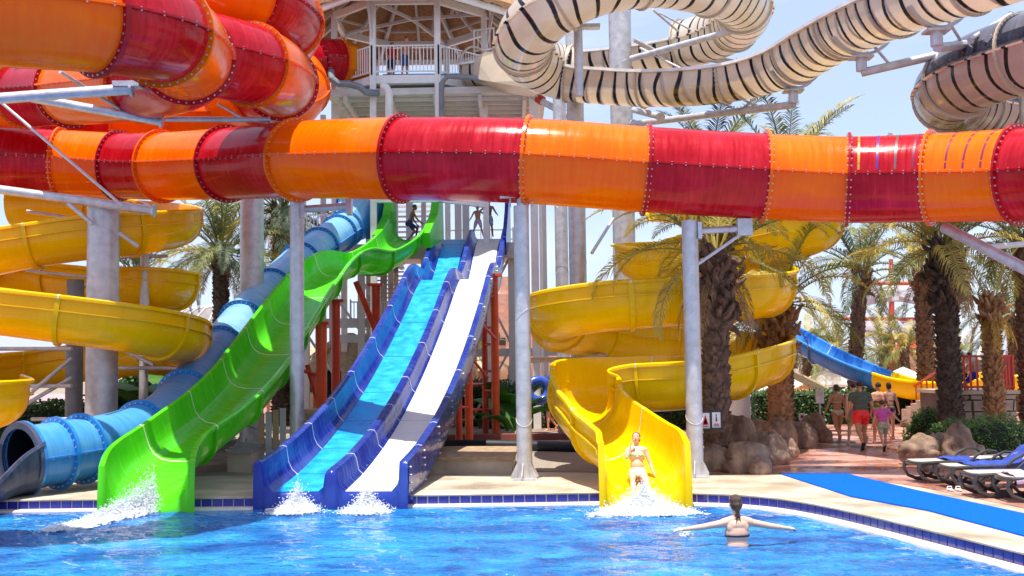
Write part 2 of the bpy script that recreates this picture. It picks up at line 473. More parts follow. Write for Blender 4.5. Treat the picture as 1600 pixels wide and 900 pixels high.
def trough_slide(name, path, cuts, prof, mt, label, cat='water slide', group=None, thick=.03, ribs=(), rib_mat=None, line=True, line_mat=None, joint=True, ds=.2, seg='trough_segment', root=None):
    root = root or thing(name, path.fr(0)[0], label, cat, group)
    for i, (s0, s1) in enumerate(zip(cuts, cuts[1:])):
        x = MB(); sweep(x, path, s0, s1, prof, ds, thick=thick); x.build(seg, mt, root, smooth=True, angle=.7)
        if ribs:
            for (a, b_) in ribs:
                x = MB(); sg = 1 if a > 0 else -1
                pr = [(a - sg*.01, b_-.015), (a + sg*.075, b_-.015), (a + sg*.075, b_+.015), (a - sg*.01, b_+.015)]
                sweep(x, path, s0+.02, s1-.02, pr, .3, closed=True)
                x.build('side_flange', rib_mat or mt, root)
    for sc in cuts[1:-1]:
        if line:
            x = MB(); pr = prof(sc) if callable(prof) else prof
            inn = offset2d(pr, -.004); sweep(x, path, sc-.015, sc+.015, inn, .03, thick=.003); x.build('joint_line', line_mat or CREAMLINE, root, smooth=True)
        if joint:
            x = MB(); pr = prof(sc) if callable(prof) else prof
            o1 = offset2d(pr, thick+.002)
            sweep(x, path, sc-.04, sc+.04, o1[2:-2], .08, thick=.07); x.build('joint_flange', rib_mat or mt, root, smooth=True)
    return root
# ================================================================== setting: ground, pool, deck
bd = []      # pool edge, left to right then towards the viewer
x = -60.0
pool_pts = [(-70, 20.45)] + [(xx, 20.45) for xx in (-12, -8, -4, 0, 2.2)]
for px, py in ((1090, 770), (1150, 772), (1210, 777), (1270, 786), (1330, 798), (1400, 814), (1500, 838), (1600, 862)):
    p = atz(px, py, 0); pool_pts.append((p.x, p.y))
p0, p1 = pool_pts[-2], pool_pts[-1]
pool_pts += [(p1[0]+(p1[0]-p0[0])*1.5, p1[1]+(p1[1]-p0[1])*1.5), (p1[0]+(p1[0]-p0[0])*14, p1[1]+(p1[1]-p0[1])*14)]
pool = Path([(a, b, 0) for a, b in pool_pts], 10)
def edge_pt(s, d, z):
    p, T, S, U = pool.fr(s); n = Vector((-T.y, T.x, 0))     # outward (left of travel)
    return p + n*d + Vector((0, 0, z))
S0, S1 = 0, pool.L
svals = []; s = 0
while s < pool.L:
    svals.append(s); p = pool.fr(s)[0]
    s += 3 if p.x < -14 or p.y < 5 else .22
svals.append(pool.L)
def edge_strip(prof, name, mt, parent=None, kind=None, smooth=True):
    mb = MB(); m_ = len(prof)
    vv = [0]
    for a, b in zip(prof, prof[1:]): vv.append(vv[-1] + math.hypot(b[0]-a[0], b[1]-a[1]))
    for s in svals:
        for d, z in prof: mb.v.append(edge_pt(s, d, z))
    for k in range(len(svals)-1):
        for j in range(m_-1):
            mb.uv[len(mb.f)] = ((svals[k], vv[j]), (svals[k], vv[j+1]), (svals[k+1], vv[j+1]), (svals[k+1], vv[j]))
            mb.f.append((k*m_+j, k*m_+j+1, (k+1)*m_+j+1, (k+1)*m_+j))
    return mb.build(name, mt, parent, smooth=smooth, kind=kind, angle=.5)

DECK = mat('cream deck concrete', (.34, .27, .19), .55, var=.2, scale=.9, bump=.25, bscale=40, col2=(.62, .52, .39), rvar=.3, detail=9)
LIPM = mat('cast pool lip', (.62, .56, .47), .6, var=.1, scale=5, bump=.2, col2=(.74, .68, .58))
GROUT = mat('tile grout', (.6, .56, .58), .8)
TILEM = mat('indigo glazed tile', (.035, .028, .26), .15, var=.25, scale=2.2, coat=.5, rvar=.06)
def paving():
    mt, n, l, b = new_mat('terracotta paving')
    co = n.new('ShaderNodeTexCoord'); nz = n.new('ShaderNodeTexNoise'); nz.inputs['Scale'].default_value = .55; nz.inputs['Detail'].default_value = 6
    l.new(co.outputs['Object'], nz.inputs['Vector'])
    r = n.new('ShaderNodeValToRGB'); r.color_ramp.elements[0].position = .36; r.color_ramp.elements[1].position = .68
    r.color_ramp.elements[0].color = (.48, .19, .13, 1); r.color_ramp.elements[1].color = (.68, .37, .29, 1)
    l.new(nz.outputs['Fac'], r.inputs['Fac'])
    vo = n.new('ShaderNodeTexVoronoi'); vo.feature = 'DISTANCE_TO_EDGE'; vo.inputs['Scale'].default_value = 1.5; l.new(co.outputs['Object'], vo.inputs['Vector'])
    cr = n.new('ShaderNodeValToRGB'); cr.color_ramp.elements[0].position = .01; cr.color_ramp.elements[1].position = .035
    l.new(vo.outputs['Distance'], cr.inputs['Fac'])
    mx = n.new('ShaderNodeMixRGB'); mx.blend_type = 'MULTIPLY'; mx.inputs[0].default_value = .4
    l.new(r.outputs['Color'], mx.inputs[1]); l.new(cr.outputs['Color'], mx.inputs[2]); l.new(mx.outputs[0], b.inputs['Base Color'])
    mr = n.new('ShaderNodeMapRange'); mr.inputs['From Min'].default_value = .42; mr.inputs['From Max'].default_value = .58; mr.inputs['To Min'].default_value = .08; mr.inputs['To Max'].default_value = .42
    n2 = n.new('ShaderNodeTexNoise'); n2.inputs['Scale'].default_value = .8; n2.inputs['Detail'].default_value = 4; l.new(co.outputs['Object'], n2.inputs['Vector'])
    l.new(n2.outputs['Fac'], mr.inputs['Value']); l.new(mr.outputs['Result'], b.inputs['Roughness'])
    bp = n.new('ShaderNodeBump'); bp.inputs['Strength'].default_value = .15; bp.inputs['Distance'].default_value = .02; l.new(cr.outputs['Color'], bp.inputs['Height']); l.new(bp.outputs['Normal'], b.inputs['Normal'])
    return mt
PAVE = paving()
EARTH = mat('dry earth', (.20, .15, .105), .95, var=.35, scale=.9, bump=.5, bscale=9, col2=(.34, .27, .20))

# ground: one sheet from the pool edge to the horizon
mb = MB()
outer = []
for s in svals:
    p, T, S, U = pool.fr(s); n = Vector((-T.y, T.x, 0))
    if p.x < 2.3 and p.y > 20: outer.append(Vector((p.x*40 if p.x < -14 else p.x*40, 3000, 0)))
    else:
        a = math.atan2(n.y, n.x); outer.append(Vector((p.x,p.y,0)) + Vector((math.cos(a), math.sin(a), 0))*3000)
for k, s in enumerate(svals):
    mb.v += [edge_pt(s, .02, -.004), outer[k]]
for k in range(len(svals)-1): mb.f.append((2*k, 2*k+1, 2*k+3, 2*k+2))
mb.build('ground', EARTH, kind='structure')
# pool wall with recessed joints: lip, tiled band, coping
wall = edge_strip([(-.22, -.9), (-.22, -.22), (-.21, -.185), (-.18, -.172), (-.03, -.166), (0.0, -.165)], 'pool_lip', LIPM, kind='structure')
band = edge_strip([(0.0, -.165), (0.0, -.004)], 'pool_wall', GROUT, kind='structure')
deck = edge_strip([(.0, -.03), (-.03, -.03), (-.035, -.008), (-.02, 0.0), (.35, 0.0), (1.5, .001), (4.0, .002)], 'pool_deck', DECK, kind='structure')
tm = MB().box((0, 0, 0), (.172, .02, .132))
tile0 = None
s = s_at = 0
# tiles, one object each
ts = []
s = pool.L*0
while s < pool.L:
    p = pool.fr(s)[0]
    if -10.2 < p.x and p.y > 8.2: ts.append(s)
    s += .192
for k, s in enumerate(ts):
    p, T, S, U = pool.fr(s); n = Vector((-T.y, T.x, 0))
    if tile0 is None:
        tile0 = tm.build('tile', TILEM, band, world=False)
        o = tile0
    else: o = inst(tile0, band, name='tile')
    q = p - n*.006; o.location = (q.x, q.y, -.094 + random.uniform(-.002, .002)); o.rotation_euler = (random.uniform(-.02, .02), 0, math.atan2(T.y, T.x))

# deck seams (recessed lines kept as material-free thin joints)
# pool floor
mb = MB()
ring = [edge_pt(s, -.23, -1.5) for s in svals] + [Vector((pool.p[-1].x, -60, -1.5)), Vector((-70, -60, -1.5))]
# water: dense grid clipped by the pool edge
def watermat():
    mt, n, l, b = new_mat('pool water')
    co = n.new('ShaderNodeTexCoord')
    def nz(sc, det, st=(1, 1, 1), dist=0.0):
        mp = n.new('ShaderNodeMapping'); mp.inputs['Scale'].default_value = st; l.new(co.outputs['Object'], mp.inputs['Vector'])
        t = n.new('ShaderNodeTexNoise'); t.inputs['Scale'].default_value = sc; t.inputs['Detail'].default_value = det; t.inputs['Distortion'].default_value = dist
        l.new(mp.outputs['Vector'], t.inputs['Vector']); return t
    a = nz(.55, 5, (1, 1.5, 1), 1.2)
    r = n.new('ShaderNodeValToRGB'); r.color_ramp.elements[0].position = .34; r.color_ramp.elements[1].position = .68
    r.color_ramp.elements[0].color = (.008, .080, .31, 1); r.color_ramp.elements[1].color = (.035, .32, .60, 1)
    e = r.color_ramp.elements.new(.5); e.color = (.018, .18, .48, 1)
    l.new(a.outputs['Fac'], r.inputs['Fac'])
    l.new(r.outputs['Color'], b.inputs['Base Color'])
    b.inputs['Roughness'].default_value = .03; b.inputs['IOR'].default_value = 1.33
    n1 = nz(2.6, 6, (1, 1.6, 1), .8); n2 = nz(8, 5, (1, 1.5, 1), .6)
    b1 = n.new('ShaderNodeBump'); b1.inputs['Strength'].default_value = .9; b1.inputs['Distance'].default_value = .22; l.new(n1.outputs['Fac'], b1.inputs['Height'])
    b2 = n.new('ShaderNodeBump'); b2.inputs['Strength'].default_value = .8; b2.inputs['Distance'].default_value = .07; l.new(n2.outputs['Fac'], b2.inputs['Height'])
    l.new(b1.outputs['Normal'], b2.inputs['Normal']); l.new(b2.outputs['Normal'], b.inputs['Normal'])
    return mt
WATER = watermat()
WZ = -.205
edge_xy = [edge_pt(s, -.20, WZ) for s in svals]
def edge_x_at(y):     # right limit of water for a given y
    best = 30
    for a, b in zip(edge_xy, edge_xy[1:]):
        if (a.y-y)*(b.y-y) <= 0 and a.x > 2:
            t = (y-a.y)/((b.y-a.y) or 1e-9); best = a.x + (b.x-a.x)*t
    return best
mb = MB()
NY = 150; NX = 230
ys = [20.24 - (20.24-6)*(k/NY) for k in range(NY+1)]
ys += [0, -15, -60]
rows = []
for y in ys:
    xr = edge_x_at(min(y, 20.2)); xr = min(xr, 60)
    if y < 6: xr = edge_x_at(max(y, -1)) if y > 0 else 20
    row = []
    for k in range(NX+1):
        u = k/NX; xx = -70 + 56*u/.04 if u < .04 else -14 + (xr+14)*(u-.04)/.96
        z = WZ
        if y >= 6 and xx > -14.5:
            f = min(1, (20.24-y)/.5 + .3)
            z += f*(.028*noise.noise(Vector((xx*.9, y*1.5, 3))) + .022*noise.noise(Vector((xx*2.3+5, y*3.1, 9))) + .012*noise.noise(Vector((xx*5.5, y*6.5, 1))))
        row.append(len(mb.v)); mb.v.append(Vector((xx, y, z)))
    rows.append(row)
for a, b in zip(rows, rows[1:]):
    for k in range(NX): mb.f.append((a[k], a[k+1], b[k+1], b[k]))
mb.build('water', WATER, kind='structure', smooth=True, angle=3)

# overlays: terracotta path and gravel bed
def sheet(name, pts_px, z, mt, kind='structure', label=None, cat=None, sub=1):
    pts = [atz(p[0], p[1], 0) if len(p) == 2 else Vector((p[0], p[1], 0)) for p in pts_px]
    mb = MB(); i = 0
    mb.v = [Vector((p.x, p.y, z)) for p in pts]; mb.f.append(tuple(range(len(pts))))
    o = mb.build(name, mt, kind=kind)
    if label: tag(o, label, cat)
    return o
sheet('path', [(1085, 742), (1210, 741), (1330, 745), (1440, 762), (1700, 815), (1750, 775), (1620, 640), (1700, 603), (3000, 590), (3000, 585), (900, 600), (500, 608), (-300, 622), (-300, 640), (640, 660), (835, 668), (950, 690), (1100, 700), (1090, 725)], .008, PAVE)
GRAVEL = mat('gravel', (.22, .18, .14), .95, var=.5, scale=22, bump=.8, bscale=50, col2=(.40, .34, .28))
sheet('gravel_bed', [(828, 737), (1086, 741), (1100, 700), (960, 690), (830, 683), (690, 686), (640, 700), (660, 735)], .012, GRAVEL)
CARPET = mat('blue carpet', (.001, .09, .72), .9, var=.12, scale=25, bump=.4, bscale=250, col2=(.003, .13, .82), spec=.1)
cp = [atz(*q, 0) for q in ((1218, 741), (1322, 741), (1440, 769), (1600, 804), (1760, 840), (1760, 884), (1600, 839), (1450, 799), (1330, 777))]
mb = MB().prism([(p.x, p.y) for p in cp], .006, .022)
o = mb.build('carpet', CARPET, origin=(cp[0].x, cp[0].y, .006)); tag(o, 'bright blue carpet runner laid along the right pool deck', 'carpet')

# ================================================================== slides
TUBE_R = .87
main = px_path([(-260, 235, 27.6), (-120, 244, 29.0), (0, 250, 29.7), (95, 254, 30.0), (185, 259, 29.8), (255, 260, 29.0), (355, 256, 27.5), (465, 250, 25.4),
                (627, 248, 23.7), (825, 252, 23.0), (1008, 265, 22.9), (1195, 276, 22.9), (1325, 281, 22.7), (1455, 278, 22.1), (1590, 273, 21.0), (1740, 262, 19.4)])
cuts = [main.cs[0], main.cs[1]] + [s_at_px(main, q) for q in (95, 185, 255, 355, 465, 627, 825, 1008, 1195, 1325, 1455, 1590)] + [main.L]
RO = [ORANGE, RED]
mcol = [ORANGE, RED] + [ORANGE, RED]*7
main_root = tube_slide('tube_slide', main, cuts, TUBE_R, mcol, mcol, 'long red and orange striped tube slide crossing the whole picture on steel posts', ring_bolts=40)
for q, c in ((1342, 'y'), (1372, 'b'), (1405, 'g'), (1438, 'p'), (1500, 'p'), (1532, 'p'), (1566, 'p')):
    MC = {'y': mat('stripe mustard', (.45, .28, .02), .3), 'b': mat('stripe violet', (.08, .03, .25), .3), 'g': mat('stripe grey', (.12, .10, .09), .3), 'p': mat('stripe maroon', (.22, .02, .06), .3)}[c]
    t = s_at_px(main, q); xm = MB(); sweep(xm, main, t-.025, t+.025, arc(TUBE_R+.002, 4, 176, 16), .05, thick=-.004); xm.build('painted_stripe', MC, main_root, smooth=True)

coilA = px_path([(a, b, c*(.92 if k < 8 else .92+.012*(k-7))) for k, (a, b, c) in enumerate([(-420, 10, 19), (-250, 0, 17.4), (-100, 8, 17.0), (40, 18, 17.2), (150, 28, 17.8), (238, 46, 19), (285, 74, 21), (285, 108, 23.4), (225, 128, 25.4), (130, 140, 27.3), (20, 148, 29.5), (-120, 152, 30.5), (-300, 160, 29.5)])])
tube_slide('tube_slide', coilA, [0] + [s_at_px(coilA, -60, 0, coilA.L*.5), s_at_px(coilA, 150, 0, coilA.L*.45), s_at_px(coilA, 262, 0, coilA.cs[5]+.3)] + [coilA.cs[6]+.9, coilA.cs[8], s_at_px(coilA, 110, coilA.cs[8]), s_at_px(coilA, 40, coilA.cs[8]), s_at_px(coilA, -60, coilA.cs[8]), coilA.L],
           .80, RO[::-1][1:] + [ORANGE, RED, ORANGE, RED, ORANGE, RED, ORANGE, RED], [ORANGE, ORANGE, RED, ORANGE, RED, ORANGE, RED, ORANGE, RED],
           'nearest big red and orange tube coil sweeping round the upper left corner', group='red and orange tube coils', ring_bolts=40)
coilB = px_path([(60, -60, 27), (200, -38, 24.6), (330, -22, 24.7), (405, 0, 25.6), (446, 32, 27.6), (440, 62, 30), (380, 85, 32), (280, 100, 34)])
tube_slide('tube_slide', coilB, [0] + [s_at_px(coilB, 285, 0, coilB.cs[4]), s_at_px(coilB, 392, 0, coilB.cs[4]), coilB.cs[4]+.2, coilB.cs[5]+.6, coilB.cs[6]+1, coilB.L], TUBE_R, [RED, ORANGE, RED, ORANGE, RED, ORANGE], [RED, ORANGE, RED, ORANGE, RED, ORANGE],
           'highest red and orange tube coil, cut by the top edge beside the thatched tower', group='red and orange tube coils', ring_bolts=30)
coilC = px_path([(150, 50, 23), (250, 68, 23), (340, 88, 23.6), (402, 104, 24.8), (434, 122, 26.8), (430, 142, 29.6), (380, 158, 32), (290, 170, 34)])
tube_slide('tube_slide', coilC, [0] + [s_at_px(coilC, 265, 0, coilC.cs[4]), s_at_px(coilC, 392, 0, coilC.cs[4]), coilC.cs[4]+.9, coilC.cs[5]+1.1, coilC.cs[6]+1, coilC.L], TUBE_R, [ORANGE, RED, ORANGE, RED, ORANGE, RED], [ORANGE, RED, ORANGE, RED, ORANGE, RED],
           'middle red and orange tube coil hanging just above the crossing tube', group='red and orange tube coils', ring_bolts=34)
coilD = px_path([(-120, 160, 31.5), (20, 172, 32), (140, 180, 32), (260, 184, 32.4), (370, 182, 33), (440, 168, 34.2), (470, 140, 36), (455, 112, 38), (380, 100, 39)])
tube_slide('tube_slide', coilD, [0] + [s_at_px(coilD, q, 0, coilD.cs[6]) for q in (60, 180, 262, 345, 425)] + [coilD.cs[6], coilD.cs[7], coilD.L], TUBE_R, [ORANGE, RED, ORANGE], [ORANGE, RED, ORANGE], 'lowest and furthest red and orange coil, mostly hidden behind the crossing tube', group='red and orange tube coils', ring_bolts=30)
ent = px_path([(380, 150, 40), (440, 120, 40.5), (495, 96, 41.5), (530, 96, 42), (552, 98, 42.4)])
er = tube_slide('tube_slide', ent, [0, ent.cs[1], ent.cs[2], ent.cs[3]], .82, [ORANGE, RED, RED], [ORANGE, RED, RED], 'short red tube starting from an orange box at the tower platform', bolts=True, ring_bolts=26)
# orange launch box at the platform
def loft(rings, mt, name, parent, smooth=False):
    mb = MB(); n = len(rings[0])
    for rg in rings:
        for p in rg: mb.v.append(Vector(p))
    for k in range(len(rings)-1):
        for j in range(n):
            j2 = (j+1) % n; mb.f.append((k*n+j, k*n+j2, (k+1)*n+j2, (k+1)*n+j))
    mb.f.append(tuple(range(n))); mb.f.append(tuple((len(rings)-1)*n+j for j in range(n)))
    return mb.build(name, mt, parent, smooth=smooth, angle=.6)
p, T, S, U = ent.fr(ent.cs[3])
rg0 = [p + S*(.86*math.cos(a)) + U*(.86*math.sin(a)) for a in [R(k*30) for k in range(12)]]
pe = at(588, 112, 42.8)
sq = [(.86, -.2), (.86, .35), (.6, .45), (0, .45), (-.6, .45), (-.86, .35), (-.86, -.2), (-.86, -.45), (-.5, -.5), (0, -.5), (.5, -.5), (.86, -.45)]
rg1 = [pe + Vector((0, 1, 0))*(-a) + Vector((0, 0, 1))*(b_) for a, b_ in sq]
loft([rg0, [a.lerp(b_, .5) + Vector((0, 0, .1)) for a, b_ in zip(rg0, rg1)], rg1], fibre('fibreglass amber', (.98, .30, .005), (1, .38, .01)), 'launch_box', er, True)

# striped cream slides
s1 = px_path([(742, 108, 42.2), (800, 100, 41), (870, 92, 39.5), (950, 88, 38.4), (1050, 74, 37.2), (1120, 54, 36), (1160, 28, 34.3), (1155, 0, 32.3), (1105, -22, 30.8), (1020, -35, 30), (930, -22, 29.6), (862, 12, 29.8),
              (824, 52, 30.6), (822, 84, 32), (866, 110, 33), (950, 120, 32.6), (1050, 122, 31.8), (1150, 112, 31), (1232, 88, 29.8), (1296, 52, 28), (1362, 18, 26), (1450, -18, 24), (1550, -50, 22.4), (1700, -100, 21)])
c1 = [0] + seg_cuts(s1, 2.3, s1.cs[1], s1.L)
# open stretches: entry..far side and the lower run
iop = [i for i, (a, b) in enumerate(zip(c1, c1[1:])) if a < s1.cs[4] or a > s1.cs[14]-.3]
r1 = tube_slide('striped_slide', s1, c1, .80, [STRIPE], [STRIPE], 'cream water slide with black stripes looping beside the tower and running off to the right', flange=BEIGE, skip_upper=iop, ring_bolts=44, nseg=16, fl_h=.07)
RIMW = mat('white rim', (.82, .80, .78), .35)
for (a, b) in ((c1[0], c1[iop[len([i for i in iop if c1[i] < s1.cs[4]])-1]+1]), (c1[[i for i in iop if c1[i] > s1.cs[10]][0]], s1.L)):
    for sg in (1, -1):
        xm = MB(); ca = sg*.83
        sweep(xm, s1, a, b, [(ca-.06, -.02), (ca+.10, -.02), (ca+.10, .06), (ca-.06, .06)], .3, closed=True); xm.build('rim', RIMW, r1)
s2 = px_path([(1760, 40, 22.5), (1680, 62, 23.2), (1600, 86, 24.2), (1530, 110, 25.4), (1490, 136, 27), (1490, 158, 29), (1540, 172, 30.6), (1620, 180, 31.4), (1720, 186, 31)])
c2 = [0] + seg_cuts(s2, 2.1, 0.01, s2.L)[1:]
r2 = tube_slide('striped_slide', s2, c2, .86, [fibre('fibreglass smoke grey', (.09, .085, .11), (.17, .16, .19), .05)], [STRIPEP], 'cream and black banded slide bend at the right edge above the palms', flange=BEIGE, ring_bolts=44, nseg=16, fl_h=.07)
for i, (a, b) in enumerate(zip(c2, c2[1:])):
    for an in (16, 164, 90):
        xm = MB(); hw = 8 if an != 90 else 3
        sweep(xm, s2, a, b, arc(.868, an-hw, an+hw, 3), .25, thick=-.02); xm.build('black_band', DARKN, r2, smooth=True)
    xm = MB(); sweep(xm, s2, a-.1 if a > .2 else a, a+.12, arc(.872, 14, 166, 14), .1, thick=-.02); xm.build('black_band', DARKN, r2, smooth=True)
# third, dark piece above it (cut by the top edge)
s3 = px_path([(1290, -60, 27.5), (1340, -30, 26), (1420, -62, 24.5), (1500, -110, 23)])

# --- yellow spirals
def u_prof(r, wall, lip=.12, n=14, cy=None):
    cy = r if cy is None else cy
    pr = [(-(r+lip), cy+wall-.07), (-(r+lip), cy+wall-.01), (-(r+lip*.6), cy+wall+.02), (-(r+.01), cy+wall)]
    pr += [(-r, cy+wall*.5)] + arc(r, 180, 360, n, 0, cy) + [(r, cy+wall*.5)]
    pr += [(r+.01, cy+wall), (r+lip*.6, cy+wall+.02), (r+lip, cy+wall-.01), (r+lip, cy+wall-.07)]
    return pr
UY = u_prof(.68, .36)
ribY = [(.71, .70), (-.71, .70)]
yr = px_path([(1020, 345, 34), (1100, 350, 34.5), (1200, 362, 33.8), (1268, 378, 31.8), (1262, 400, 29.8), (1205, 412, 31), (1130, 420, 33), (1050, 428, 33.5), (1000, 436, 32.5), (1030, 449, 31.3), (1110, 459, 31.6),
              (1178, 471, 30.6), (1200, 487, 28.8), (1160, 500, 26.9), (1069, 508, 26), (968, 514, 25.8), (890, 525, 26.6), (866, 538, 28.6), (895, 553, 30.8), (970, 563, 32), (1080, 571, 32),
              (1165, 580, 31), (1196, 594, 28.6), (1150, 617, 26.4), (1070, 638, 25.4), (985, 643, 25.7), (925, 650, 25.6, 6), (904, 668, 24.6, 10), (920, 696, 23.2, 6), (954, 727, 22.0), (982, 750, 21.15), (998, 763, 20.55), (1005, 781, 20.0)])
cy_ = seg_cuts(yr, 2.35, 0, yr.L)
_sa, _sb = yr.L - 9.5, yr.L - 3.2
def uy_fn(s):
    t = max(0, min(1, (s-_sa)/2.5))*max(0, min(1, (_sb-s)/2.5)); ex_ = .18*t*t*(3-2*t)
    return [(a, b_ + (ex_ if a > .67 and b_ > .75 else 0)) for a, b_ in UY]
root_yr = trough_slide('spiral_slide', yr, cy_, uy_fn, YELLOW, 'yellow spiral slide on the right whose chute a woman slides down into the pool', ribs=ribY)
# left pair
UYL = u_prof(.62, .34)
yl1 = px_path([(20, 352, 33), (110, 352, 33), (200, 362, 32.6), (262, 374, 31), (266, 388, 29), (200, 398, 27.9), (110, 408, 27.6), (10, 425, 27.6), (-60, 444, 29), (-20, 458, 31), (60, 465, 31.6), (150, 474, 31), (230, 478, 30), (272, 482, 31), (250, 480, 33), (160, 470, 34.3), (60, 462, 34.5)])
trough_slide('spiral_slide', yl1, seg_cuts(yl1, 2.4), UYL, GOLD, 'upper yellow spiral slide behind the thick steel column on the left', ribs=ribY and [(.65, .64), (-.65, .64)], group='yellow spirals on the left')
yl2 = px_path([(-160, 505, 26), (-80, 513, 25), (0, 522, 24.4), (100, 535, 24.4), (200, 549, 25), (268, 562, 26.4), (282, 573, 28.6), (240, 582, 30.4), (160, 592, 31.4), (60, 602, 31.4), (-40, 615, 30), (-120, 635, 27), (-110, 660, 24), (-55, 672, 22.9), (-12, 668, 23.4), (-20, 655, 25)])
trough_slide('spiral_slide', yl2, seg_cuts(yl2, 2.4), UYL, GOLD, 'lower yellow spiral slide passing in front of the thick steel column on the left', ribs=[(.65, .64), (-.65, .64)], group='yellow spirals on the left')

# --- green trough
UG = u_prof(.70, .10, lip=.09)
UG = [(-.86, .66), (-.86, .72), (-.82, .75), (-.75, .73), (-.72, .5), (-.68, .30), (-.60, .15), (-.46, .05), (-.28, .01), (0, 0), (.28, .01), (.46, .05), (.60, .15), (.68, .30), (.72, .5), (.75, .73), (.82, .75), (.86, .72), (.86, .66)]
def green_prof(s):
    k = .93 + .07*min(1, s/3.2); return [(a*k, b_) for a, b_ in UG]
gr = px_path([(231, 788, 20.0), (234, 775, 20.35), (241, 760, 20.9), (258, 742, 21.6), (305, 706, 22.8), (356, 662, 24.6), (394, 618, 26.4), (425, 570, 28.4), (452, 528, 30.3), (484, 480, 32.7), (514, 444, 34.9), (546, 425, 36.4), (582, 427, 37.8), (610, 412, 39.2), (632, 390, 40.9), (648, 375, 42.3)])
g_root = trough_slide('open_slide', gr, seg_cuts(gr, 2.3), green_prof, GREEN, 'bright green open water slide with a hump running down to the pool', ribs=[(.70, .40), (-.70, .40)] and ())
# underside keel so that the outside reads as a rounded hull
for a, b in ((.5, gr.L),):
    pass
# --- blue closed tube
bl = px_path([(38, 716, 21.3), (100, 706, 22.0), (180, 690, 23.2), (238, 668, 24.4), (284, 628, 26.3), (324, 576, 28.6), (362, 525, 31.1), (408, 470, 33.8), (478, 402, 37.8), (540, 357, 41.2)])
cb = [0] + [s_at_px(bl, q) for q in (88, 128, 222, 290, 345, 378, 425, 470, 500, 530)] + [bl.L]
CYB = fibre('fibreglass sky blue', (.07, .38, .80), (.16, .52, .88), .3, .28); SHADEB = fibre('fibreglass blue with painted shade', (.14, .36, .74), (.24, .48, .82), .3, .3)  # darker blue for the bend paints in the shade that falls there
b_root = tube_slide('tube_slide', bl, cb, .60, [CYB, CYB, CYB, SHADEB, SHADEB] + [LBLUE]*8, [MBLUE]*13, 'pale blue closed tube slide lying left of the green slide', flange=fibre('flange blue', (.02, .22, .62), (.05, .3, .7), .1), ring_bolts=30, fl_h=.10)
# dark mouth ring and exit trough
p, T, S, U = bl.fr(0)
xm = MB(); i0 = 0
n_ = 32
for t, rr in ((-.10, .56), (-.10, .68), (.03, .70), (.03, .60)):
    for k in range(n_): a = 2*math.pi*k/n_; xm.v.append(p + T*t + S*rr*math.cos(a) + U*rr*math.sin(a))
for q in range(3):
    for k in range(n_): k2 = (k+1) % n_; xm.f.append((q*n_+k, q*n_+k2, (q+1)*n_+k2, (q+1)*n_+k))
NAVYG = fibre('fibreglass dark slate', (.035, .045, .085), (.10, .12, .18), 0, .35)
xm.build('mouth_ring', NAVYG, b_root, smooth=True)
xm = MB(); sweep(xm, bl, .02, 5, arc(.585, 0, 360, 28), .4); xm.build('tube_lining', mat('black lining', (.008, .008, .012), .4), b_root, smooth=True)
ex = Path([tuple(p + T*.05 - U*.60), tuple(p - T*.5 - U*.62), tuple(p - T*1.0 + Vector((-.02, -.25, -.75))), tuple(p - T*1.45 + Vector((-.05, -.6, -.86)))], 10)
def ex_prof(s):
    u = s/ex.L; h = .95*(1-u)**1.1*.72 + .24; w_ = .60 + .22*u
    return [(-w_-.07, h-.05), (-w_-.05, h+.01), (-w_, h), (-w_+.0, h*.55), (-w_*.8, .12), (-w_*.45, .02), (0, 0), (w_*.45, .02), (w_*.8, .12), (w_, h*.55), (w_, h), (w_+.05, h+.01), (w_+.07, h-.05)]
xm = MB(); sweep(xm, ex, 0, ex.L, ex_prof, .12, thick=.035); xm.build('exit_trough', NAVYG, b_root, smooth=True, angle=.8)
# upper end: launch box of the blue tube
q = at(566, 352, 42)
xm = MB()
for sg in (-1, 1): pass
p, T, S, U = bl.fr(bl.L)
rg0 = [p + S*(.62*math.cos(R(a))) + U*(.62*math.sin(R(a))) for a in range(0, 360, 30)]
sq = [(.75, -.3), (.8, .4), (.7, 1.2), (.0, 1.2), (-.7, 1.2), (-.8, .4), (-.75, -.3), (-.72, -.6), (-.5, -.66), (0, -.68), (.5, -.66), (.72, -.6)]
rg1 = [p + T*1.3 + S*a + Vector((0, 0, 1))*b_ for a, b_ in sq]
loft([rg0, [a.lerp(b_, .55) for a, b_ in zip(rg0, rg1)], rg1], LBLUE, 'launch_box', b_root, True)
xm = MB().poly([p + T*.2 - S*.55 + U*.2, p+T*1.7-S*.9+Vector((0, 0, 1.5)), p+T*1.9-S*.9+Vector((0, 0, -.6)), p+T*.2-S*.6-U*.5])
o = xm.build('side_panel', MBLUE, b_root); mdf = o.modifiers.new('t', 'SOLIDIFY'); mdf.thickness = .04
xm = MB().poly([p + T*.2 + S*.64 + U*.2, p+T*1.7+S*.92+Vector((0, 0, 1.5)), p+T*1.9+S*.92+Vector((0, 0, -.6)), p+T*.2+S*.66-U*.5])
o = xm.build('side_panel', MBLUE, b_root); mdf = o.modifiers.new('t', 'SOLIDIFY'); mdf.thickness = .04

